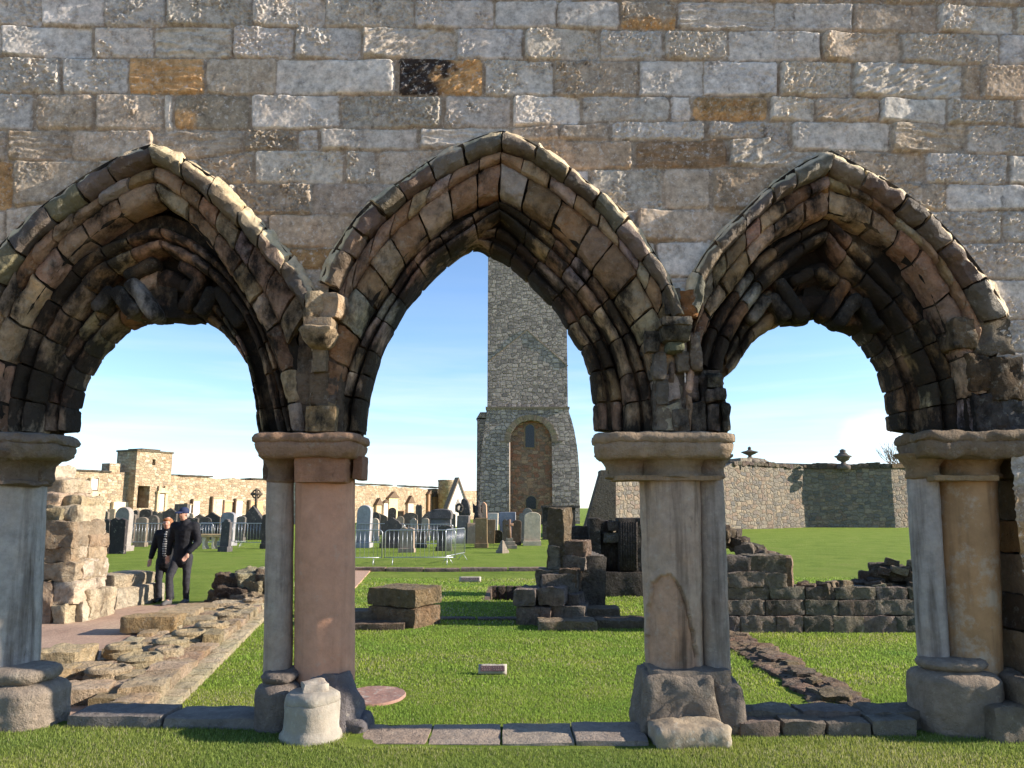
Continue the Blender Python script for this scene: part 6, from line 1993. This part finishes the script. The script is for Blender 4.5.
# raised block under the first urn, ridge cap
mb = MB()
p, q = wp(743, 56.4), wp(768, 58.4)
strip_wall(mb, [p, q], zt(470, 57), [zt(457.5, 56.4), zt(458.5, 58.4)], 1.3, rag=.05, seed=8)
p, q = wp(766, 58.3), wp(776, 59.2)
strip_wall(mb, [p, q], zt(470, 58), [zt(458.5, 58.3), zt(464, 59.2)], 1.3, rag=.05, seed=9)
mb.build('raised_parapet', M_rw, t, smooth=False)
# lean-to monument roof peeping over the wall
x, y = wp(799, 64.5)
t = thing('vault_roof', (x, y, GB), 'flat dark roof of a burial vault peeping over the wall between the two urns', 'burial vault')
k = y / FPX
mb = MB()
box(mb, (x, y + 1.5, (GB + zt(468, y)) / 2), (38 * k, 2.6, zt(468, y) - GB), col=lin(120, 114, 104))
mb.build('walls', M_grave, t, smooth=False)
mb = MB()
prism(mb, [(-21 * k, 0), (21 * k, 0), (17 * k, 4 * k), (-19 * k, 5 * k)], 0, 3, lin(112, 108, 104), at=(x, y, zt(468, y)))
mb.build('roof', M_grave, t, smooth=False)
def urn(px, Y, pb, pt, label, squat):
    x, y = wp(px, Y)
    y += .6
    z0, z1 = zt(pb, y), zt(pt, y)
    h = z1 - z0
    t = thing('stone_urn', (x, y, z0 - .15), label, 'urn', 'urns on the boundary wall')
    c = lin(98, 92, 88)
    mb = MB()
    lathe(mb, (x, y, z0), [(.50, -.35), (.50, -.08), (.42, 0), (.24, .02), (.16, h * .18)], 24, c)
    mb.build('foot', M_grave, t)
    mb = MB()
    if squat:
        pr = [(.12, h * .15), (.14, h * .28), (.40, h * .40), (.62, h * .52), (.66, h * .56), (.60, h * .58), (.30, h * .66)]
    else:
        pr = [(.14, h * .12), (.18, h * .2), (.42, h * .3), (.50, h * .45), (.64, h * .50), (.64, h * .56), (.46, h * .60), (.36, h * .66)]
    lathe(mb, (x, y, z0), pr, 28, c)
    mb.build('bowl', M_grave, t)
    mb = MB()
    lathe(mb, (x, y, z0), [(.30, h * .65), (.16, h * .72), (.10, h * .80), (.16, h * .87), (.10, h * .94), (.03, h)] if squat else [(.38, h * .65), (.30, h * .74), (.20, h * .8), (.26, h * .88), (.18, h * .95), (.05, h)], 20, c)
    mb.build('lid', M_grave, t)
urn(755, 57.2, 459, 446.5, 'wide-bowled stone urn on the raised, sunlit part of the boundary wall', True)
urn(850, 59.5, 465, 449, 'tall lidded stone urn on the shaded part of the boundary wall', False)

# ---------------------------------------------------------------- bare tree beyond the wall
x, y = wp(905, 76)
t = thing('bare_tree', (x, y, GB), 'leafless twiggy tree rising behind the boundary wall at the right', 'tree')
rt = random.Random(5)
tr_, tw = MB(), MB()
def grow(p, d, L, r, lv):
    pts = [p]
    q = p.copy()
    for i in range(4):
        d = d + np.array([rt.uniform(-.16, .16), rt.uniform(-.16, .16), rt.uniform(-.05, .14)])
        d /= np.linalg.norm(d)
        q = q + d * L / 4
        pts.append(q.copy())
    tube(tr_ if lv < 2 else tw, pts, np.linspace(r, r * .6, 5), 6 if lv < 2 else 4, lin(92, 76, 60))
    if lv >= 5: return
    for k in range(rt.choice([2, 3, 3]) if lv else 4):
        dd = d + np.array([rt.uniform(-.8, .8), rt.uniform(-.8, .8), rt.uniform(-.1, .5)])
        grow(pts[rt.choice([2, 3, 4])] if lv else pts[-1], dd / np.linalg.norm(dd), L * rt.uniform(.62, .8), r * .55, lv + 1)
grow(np.array([x, y, GB]), np.array([0, 0, 1.0]), 3.6, .22, 0)
M_bark = plain_mat('bark', lin(104, 86, 68), .9)
tr_.build('trunk', M_bark, t)
tw.build('crown', M_bark, t)

# ================================================================== PEOPLE
M_skin = plain_mat('skin', (.50, .27, .19), .55, 0, .08, 20, .35)
M_black = plain_mat('black_coat', (.012, .012, .016), .8, 0, .3, 30)
M_trs = plain_mat('dark_jeans', (.030, .030, .038), .85, 0, .3, 40)
M_trm = plain_mat('charcoal_trousers', (.028, .027, .032), .85, 0, .3, 40)
M_shoe = plain_mat('grey_shoes', (.09, .085, .085), .7)
M_boot = plain_mat('black_boots', (.015, .014, .014), .5)
M_cap = plain_mat('navy_cap', (.022, .030, .075), .8)
M_ginger = plain_mat('ginger_hair', (.26, .11, .045), .7, 0, .3, 60)
M_hairg = plain_mat('grey_hair', (.30, .28, .26), .7, 0, .3, 60)
M_strip = plain_mat('striped_knit', (.22, .22, .22), .9)
nt = M_strip.node_tree
wv = N(nt, 'ShaderNodeTexWave', {'Vector': pos(nt), 'Scale': 7.0, 'Distortion': 0.3}, bands_direction='Z')
nt.links.new(ramp(nt, wv.outputs['Fac'], [(.45, (.05, .05, .055)), (.55, (.42, .42, .42))]), nt.nodes['Principled BSDF'].inputs['Base Color'])
def blob_mesh(chains, vox):
    """tapered limbs fused into one continuous surface"""
    m = MB()
    th = np.linspace(0, math.pi, 7)
    pr = [(max(1e-3, math.sin(a_)), -math.cos(a_)) for a_ in th]
    unit = MB()
    lathe(unit, (0, 0, 0), pr, 10)
    U, UF = unit.V[0], unit.F
    for ch in chains:
        for (p0, r0), (p1, r1) in zip(ch[:-1], ch[1:]):
            a_ = np.array(r0 if hasattr(r0, '__len__') else (r0, r0), float)
            b_ = np.array(r1 if hasattr(r1, '__len__') else (r1, r1), float)
            p0, p1 = np.array(p0, float), np.array(p1, float)
            n = max(2, int(np.linalg.norm(p1 - p0) / (min(a_.min(), b_.min()) * .35)) + 1)
            for i in range(n):
                f = i / (n - 1)
                r = a_ * (1 - f) + b_ * f
                m.add(U * np.array([r[0], r[1], min(r)]) + p0 + (p1 - p0) * f, UF)
    V = np.concatenate(m.V)
    me = bpy.data.meshes.new('tmp')
    me.from_pydata(V.tolist(), [], [list(map(int, f)) for ff in m.F for f in ff])
    o = bpy.data.objects.new('tmp', me)
    COL.objects.link(o)
    rm_ = o.modifiers.new('r', 'REMESH')
    rm_.mode = 'VOXEL'
    rm_.voxel_size = vox
    sm_ = o.modifiers.new('s', 'SMOOTH')
    sm_.factor = .5
    sm_.iterations = 5 if vox > .008 else 2
    dg = bpy.context.evaluated_depsgraph_get()
    m2 = o.evaluated_get(dg).to_mesh()
    V = np.zeros(len(m2.vertices) * 3, np.float32)
    m2.vertices.foreach_get('co', V)
    F = [np.array(p.vertices[:]) for p in m2.polygons]
    o.evaluated_get(dg).to_mesh_clear()
    bpy.data.objects.remove(o)
    bpy.data.meshes.remove(me)
    return V.reshape(-1, 3).astype(float), F
def add_skin(mb, chains, at_, s=1.0, rz=0, sub=2, col=(1, 1, 1)):
    V, F = blob_mesh(chains, .006 if sub == 1 else .014)
    V = V + (.009 * vnoise(V * np.array([9, 9, 13]) + 5, 3) if sub != 1 else 0)
    V = rot(V * s, rz) + np.array(at_)
    tri = [f for f in F if len(f) == 3]
    qd = [f for f in F if len(f) == 4]
    Fs = []
    if tri: Fs.append(np.array(tri))
    if qd: Fs.append(np.array(qd))
    mb.add(V, Fs, col)
def ell(mb, c, r, at_, s=1, rz=0, n=16, col=(1, 1, 1), rx=0):
    th = np.linspace(0, math.pi, n // 2 + 1)
    pr = [(math.sin(a_) , -math.cos(a_)) for a_ in th]
    pr[0] = (1e-3, -1); pr[-1] = (1e-3, 1)
    m = MB()
    lathe(m, (0, 0, 0), pr, n)
    V = rot(m.V[0] * np.array(r), 0, rx) + np.array(c)
    mb.add(rot(V * s, rz) + np.array(at_), m.F, col)

def hand_chains(w, d, side):
    """wrist point w, direction d of the hand; palm, four fingers and a thumb"""
    w = np.array(w); d = np.array(d, float); d /= np.linalg.norm(d)
    lat = np.cross(d, [0, 1, 0]); lat = lat / (np.linalg.norm(lat) + 1e-9) * side
    cur = np.array([0, -1.0, 0])
    pal = w + d * .055
    out = [[(tuple(w), .024), (tuple(pal), (.036, .018))]]
    for i, ln in enumerate((.070, .082, .076, .060)):
        b = pal + d * .030 + lat * (.030 - .020 * i)
        m = b + d * ln * .55
        e = b + d * ln * .95 - cur * ln * -.25
        out.append([(tuple(pal), (.036, .018)), (tuple(b), .0095), (tuple(m), .009), (tuple(e), .007)])
    b = w + d * .03 + lat * .030
    out.append([(tuple(pal), (.036, .018)), (tuple(b), .011), (tuple(b + d * .04 + lat * .018), .009)])
    return out

def person(loc, s, rz, label, J, kind):
    """J: joints in metres, x toward the picture's right, y away, z up"""
    t = thing('person', loc, label, 'person')
    b = MB()
    hip = J['hip']
    def mid(a, b_, f=.5): return tuple(np.array(a) * (1 - f) + np.array(b_) * f)
    ch = [[(hip, (.13, .10)), (mid(hip, J['chest'], .5), (.125, .095)), (J['chest'], (.155, .105)), (J['neck'], .055), (J['jaw'], (.058, .066)), (J['head'], (.076, .092)), (J['crown'], (.062, .075))]]
    for sd in ('l', 'r'):
        ch.append([(J['chest'], (.155, .105)), (J['sh' + sd], .062), (J['el' + sd], .044), (J['wr' + sd], .027)])
        ch.append([(hip, (.13, .10)), (J['th' + sd], .085), (J['kn' + sd], .058), (J['an' + sd], .038), (J['to' + sd], .03)])
    ch.append([(J['head'], (.076, .092)), (tuple(np.array(J['head']) + J['face'] * .098 + np.array([0, 0, -.018])), .014)])
    add_skin(b, ch, loc, s, rz)
    for sd, sg in (('l', 1), ('r', -1)):
        add_skin(b, hand_chains(J['wr' + sd], np.array(J['wr' + sd]) - np.array(J['el' + sd]) + np.array([0, 0, -.1]), sg), loc, s, rz, sub=1)
        hc = np.array(J['head'])
        side = np.array([-J['face'][1], J['face'][0], 0])
        ell(b, hc + side * sg * .078 + np.array([0, 0, -.01]), (.014, .022, .032), loc, s, rz, 8)
    body = b.build('body', M_skin, t)
    e = MB()
    hc = np.array(J['head'])
    side = np.array([-J['face'][1], J['face'][0], 0])
    for sg in (1, -1):
        ell(e, hc + J['face'] * .083 + side * sg * .032 + np.array([0, 0, .006]), (.012, .010, .008), loc, s, rz, 8)
    e.build('eyes', M_boot, body)
    e = MB()
    ell(e, hc + J['face'] * .086 + np.array([0, 0, -.062]), (.024, .010, .006), loc, s, rz, 8)
    e.build('mouth', plain_mat('lips', (.32, .12, .10), .6), body)
    # trousers
    c = MB()
    ch = []
    for sd in ('l', 'r'):
        ch.append([(mid(hip, J['chest'], .3), (.150, .118)), (hip, (.152, .122)), (J['th' + sd], .100), (J['kn' + sd], .070), (mid(J['kn' + sd], J['an' + sd], .9), .058)])
    add_skin(c, ch, loc, s, rz)
    c.build('trousers', M_trm if kind == 'man' else M_trs, t)
    # coat
    c = MB()
    low = tuple(np.array(hip) + np.array([0, 0, -.13]))
    ch = [[(low, (.185, .14)), (mid(hip, J['chest'], .45), (.165, .13)), (J['chest'], (.185, .135)), (tuple(np.array(J['neck']) + [0, .01, -.015]), (.095, .085))]]
    for sd in ('l', 'r'):
        ch.append([(J['chest'], (.185, .135)), (J['sh' + sd], .098), (J['el' + sd], .070), (mid(J['el' + sd], J['wr' + sd], .88), .052)])
    add_skin(c, ch, loc, s, rz)
    nk = np.array(J['neck'])
    m_ = MB()
    lathe(m_, (0, 0, 0), [(.10, -.07), (.098, -.02), (.088, .035), (.080, .045), (.078, .0)], 16)
    c.add(rot((m_.V[0] + nk + [0, .012, 0]) * s, rz) + np.array(loc), m_.F, (1, 1, 1))
    c.build('coat', M_black, t)
    for sd in ('l', 'r'):
        c = MB()
        a_, tt = np.array(J['an' + sd]), np.array(J['to' + sd])
        add_skin(c, [[(tuple(a_ + [0, .02, .04]), .05), (tuple(a_ + [0, .03, -.03]), .052), (tuple((a_ + tt) / 2), .048), (tuple(tt), (.045, .035))]], loc, s, rz)
        c.build('shoe', M_shoe if kind == 'man' else M_boot, t)
    return t, hc

def V3(*a): return np.array(a, float)
F_ = V3(-.30, -.95, 0); F_ /= np.linalg.norm(F_)
x, y, z = ground_at(179, 605)
Jm = dict(hip=(0, 0, .93), chest=(.02, -.02, 1.36), neck=(.015, -.03, 1.52), jaw=(.0, -.075, 1.585), head=(-.005, -.07, 1.655), crown=(.0, -.05, 1.72), face=F_,
          shl=(.20, .0, 1.42), ell=(.29, -.02, 1.14), wrl=(.17, -.16, .94), shr=(-.17, .0, 1.42), elr=(-.25, .03, 1.14), wrr=(-.27, .02, .90),
          thl=(.10, .0, .86), knl=(.12, -.04, .48), anl=(.11, .03, .09), tol=(.10, -.13, .04), thr=(-.09, .0, .86), knr=(-.13, -.20, .50), anr=(-.10, -.22, .10), tor=(-.14, -.38, .04))
tm, hc = person((x, y, z), 1.0, 0, 'man in a navy cap, black jacket and charcoal trousers walking on the lawn', Jm, 'man')
c = MB()
ell(c, hc + V3(.005, .015, .045), (.094, .108, .085), (x, y, z), 1, 0, 16)
ell(c, hc + F_ * .12 + V3(0, 0, .030), (.070, .085, .012), (x, y, z), 1, 0, 14, rx=.25)
c.build('cap', M_cap, tm)
c = MB()
ell(c, hc + V3(.012, .035, -.015), (.086, .082, .075), (x, y, z), 1, 0, 14)
c.build('hair', M_hairg, tm)
x, y, z = ground_at(162.5, 603)
Jw = dict(hip=(0, 0, .86), chest=(.0, -.01, 1.24), neck=(.0, -.02, 1.39), jaw=(.01, -.055, 1.45), head=(.01, -.05, 1.515), crown=(.01, -.03, 1.575), face=V3(.12, -.99, 0),
          shl=(.165, .0, 1.30), ell=(.22, .03, 1.05), wrl=(.13, .02, .86), shr=(-.165, .0, 1.30), elr=(-.25, .02, 1.06), wrr=(-.27, -.05, .84),
          thl=(.085, .0, .80), knl=(.09, .03, .45), anl=(.10, .14, .10), tol=(.11, .0, .04), thr=(-.085, .0, .80), knr=(-.08, -.06, .45), anr=(-.07, -.02, .09), tor=(-.08, -.16, .04))
tw_, hc = person((x, y, z), .97, 0, 'ginger-haired woman in a black coat over a striped top, walking on the lawn', Jw, 'woman')
c = MB()
ell(c, hc + V3(0, .030, .016), (.092, .098, .100), (x, y, z), .97, 0, 16)
ell(c, hc + V3(-.015, -.040, .072), (.070, .05, .034), (x, y, z), .97, 0, 14)
c.build('hair', M_ginger, tw_)
c = MB()
add_skin(c, [[((.03, -.085, .92), (.075, .06)), ((.025, -.095, 1.1), (.07, .055)), ((.015, -.085, 1.28), (.06, .055)), ((.005, -.05, 1.38), .05)]], (x, y, z), .97, 0)
c.build('striped_top', M_strip, tw_)

# ================================================================== SKY, SUN, CAMERA
EL, AZ = math.radians(21.5), math.radians(1.7)          # sun low on the right, a touch toward the viewer
w = bpy.data.worlds.new('World')
SC.world = w
w.use_nodes = True
nt = w.node_tree
bg = nt.nodes['Background']
sky = N(nt, 'ShaderNodeTexSky', sky_type='NISHITA', sun_disc=False, sun_elevation=EL, sun_rotation=math.radians(90) + AZ, altitude=20, air_density=0.8, dust_density=0.1, ozone_density=3.0)
tc = N(nt, 'ShaderNodeTexCoord').outputs['Generated']
sp = N(nt, 'ShaderNodeSeparateXYZ', {0: tc})
def MA(op, a, b=0.0, c=0.0):
    return N(nt, 'ShaderNodeMath', {0: a, 1: b, 2: c}, operation=op).outputs[0]
# thin bands of cloud low over the horizon
mp = N(nt, 'ShaderNodeMapping', {'Vector': tc, 'Scale': (2.2, 2.2, 26)}).outputs[0]
nb = noise(nt, mp, 1.6, 6, .55, .3)
band = ramp(nt, sp.outputs['Z'], [(0.0, 1.0), (.05, .9), (.10, .45), (.22, .06), (.35, 0.0)])
cl = MA('MULTIPLY', ramp(nt, nb, [(.42, .08), (.66, .85)]), band)
c1 = mixc(nt, cl, sky.outputs[0], (4.2, 4.35, 4.6))
# a small white cloud over the wall at the right
d0 = Vector(P(882, 432, 50)) - Vector((0, 0, CAMZ))
d0.normalize()
nv = N(nt, 'ShaderNodeVectorMath', {0: tc}, operation='NORMALIZE').outputs[0]
df = N(nt, 'ShaderNodeVectorMath', {0: nv, 1: tuple(d0)}, operation='SUBTRACT').outputs[0]
sc_ = N(nt, 'ShaderNodeVectorMath', {0: df, 1: (1.0, 1.0, 2.0)}, operation='MULTIPLY').outputs[0]
ln = N(nt, 'ShaderNodeVectorMath', {0: sc_}, operation='LENGTH').outputs['Value']
puff = MA('SUBTRACT', MA('ADD', ramp(nt, ln, [(0.0, 1.0), (.075, 0.0)]), MA('MULTIPLY', noise(nt, tc, 22, 6, .6), .55)), .42)
c2 = mixc(nt, ramp(nt, puff, [(.10, 0), (.75, .7)]), c1, (5.6, 5.6, 5.9))
nt.links.new(c2, bg.inputs[0])
bg.inputs[1].default_value = 0.13

sd = bpy.data.lights.new('sun', 'SUN')
sd.energy = 5.0
sd.angle = math.radians(.53)
sd.color = (1.0, .90, .76)
so = bpy.data.objects.new('sun', sd)
COL.objects.link(so)
S_ = Vector((math.cos(EL) * math.cos(AZ), -math.cos(EL) * math.sin(AZ), math.sin(EL)))
so.rotation_euler = S_.to_track_quat('Z', 'Y').to_euler()
so.location = (20, 0, 20)

cd = bpy.data.cameras.new('camera')
cd.sensor_width = 36
cd.lens = 36 * FPX / 1024
cd.clip_start = .05
cd.clip_end = 9000
co = bpy.data.objects.new('camera', cd)
COL.objects.link(co)
co.location = (0, 0, CAMZ)
co.rotation_euler = (math.pi / 2 + TH, 0, 0)
SC.camera = co
SC.view_settings.view_transform = 'Standard'
SC.view_settings.look = 'None'
SC.view_settings.gamma = 1
SC.view_settings.exposure = 1.1
SC.view_settings.use_curve_mapping = False
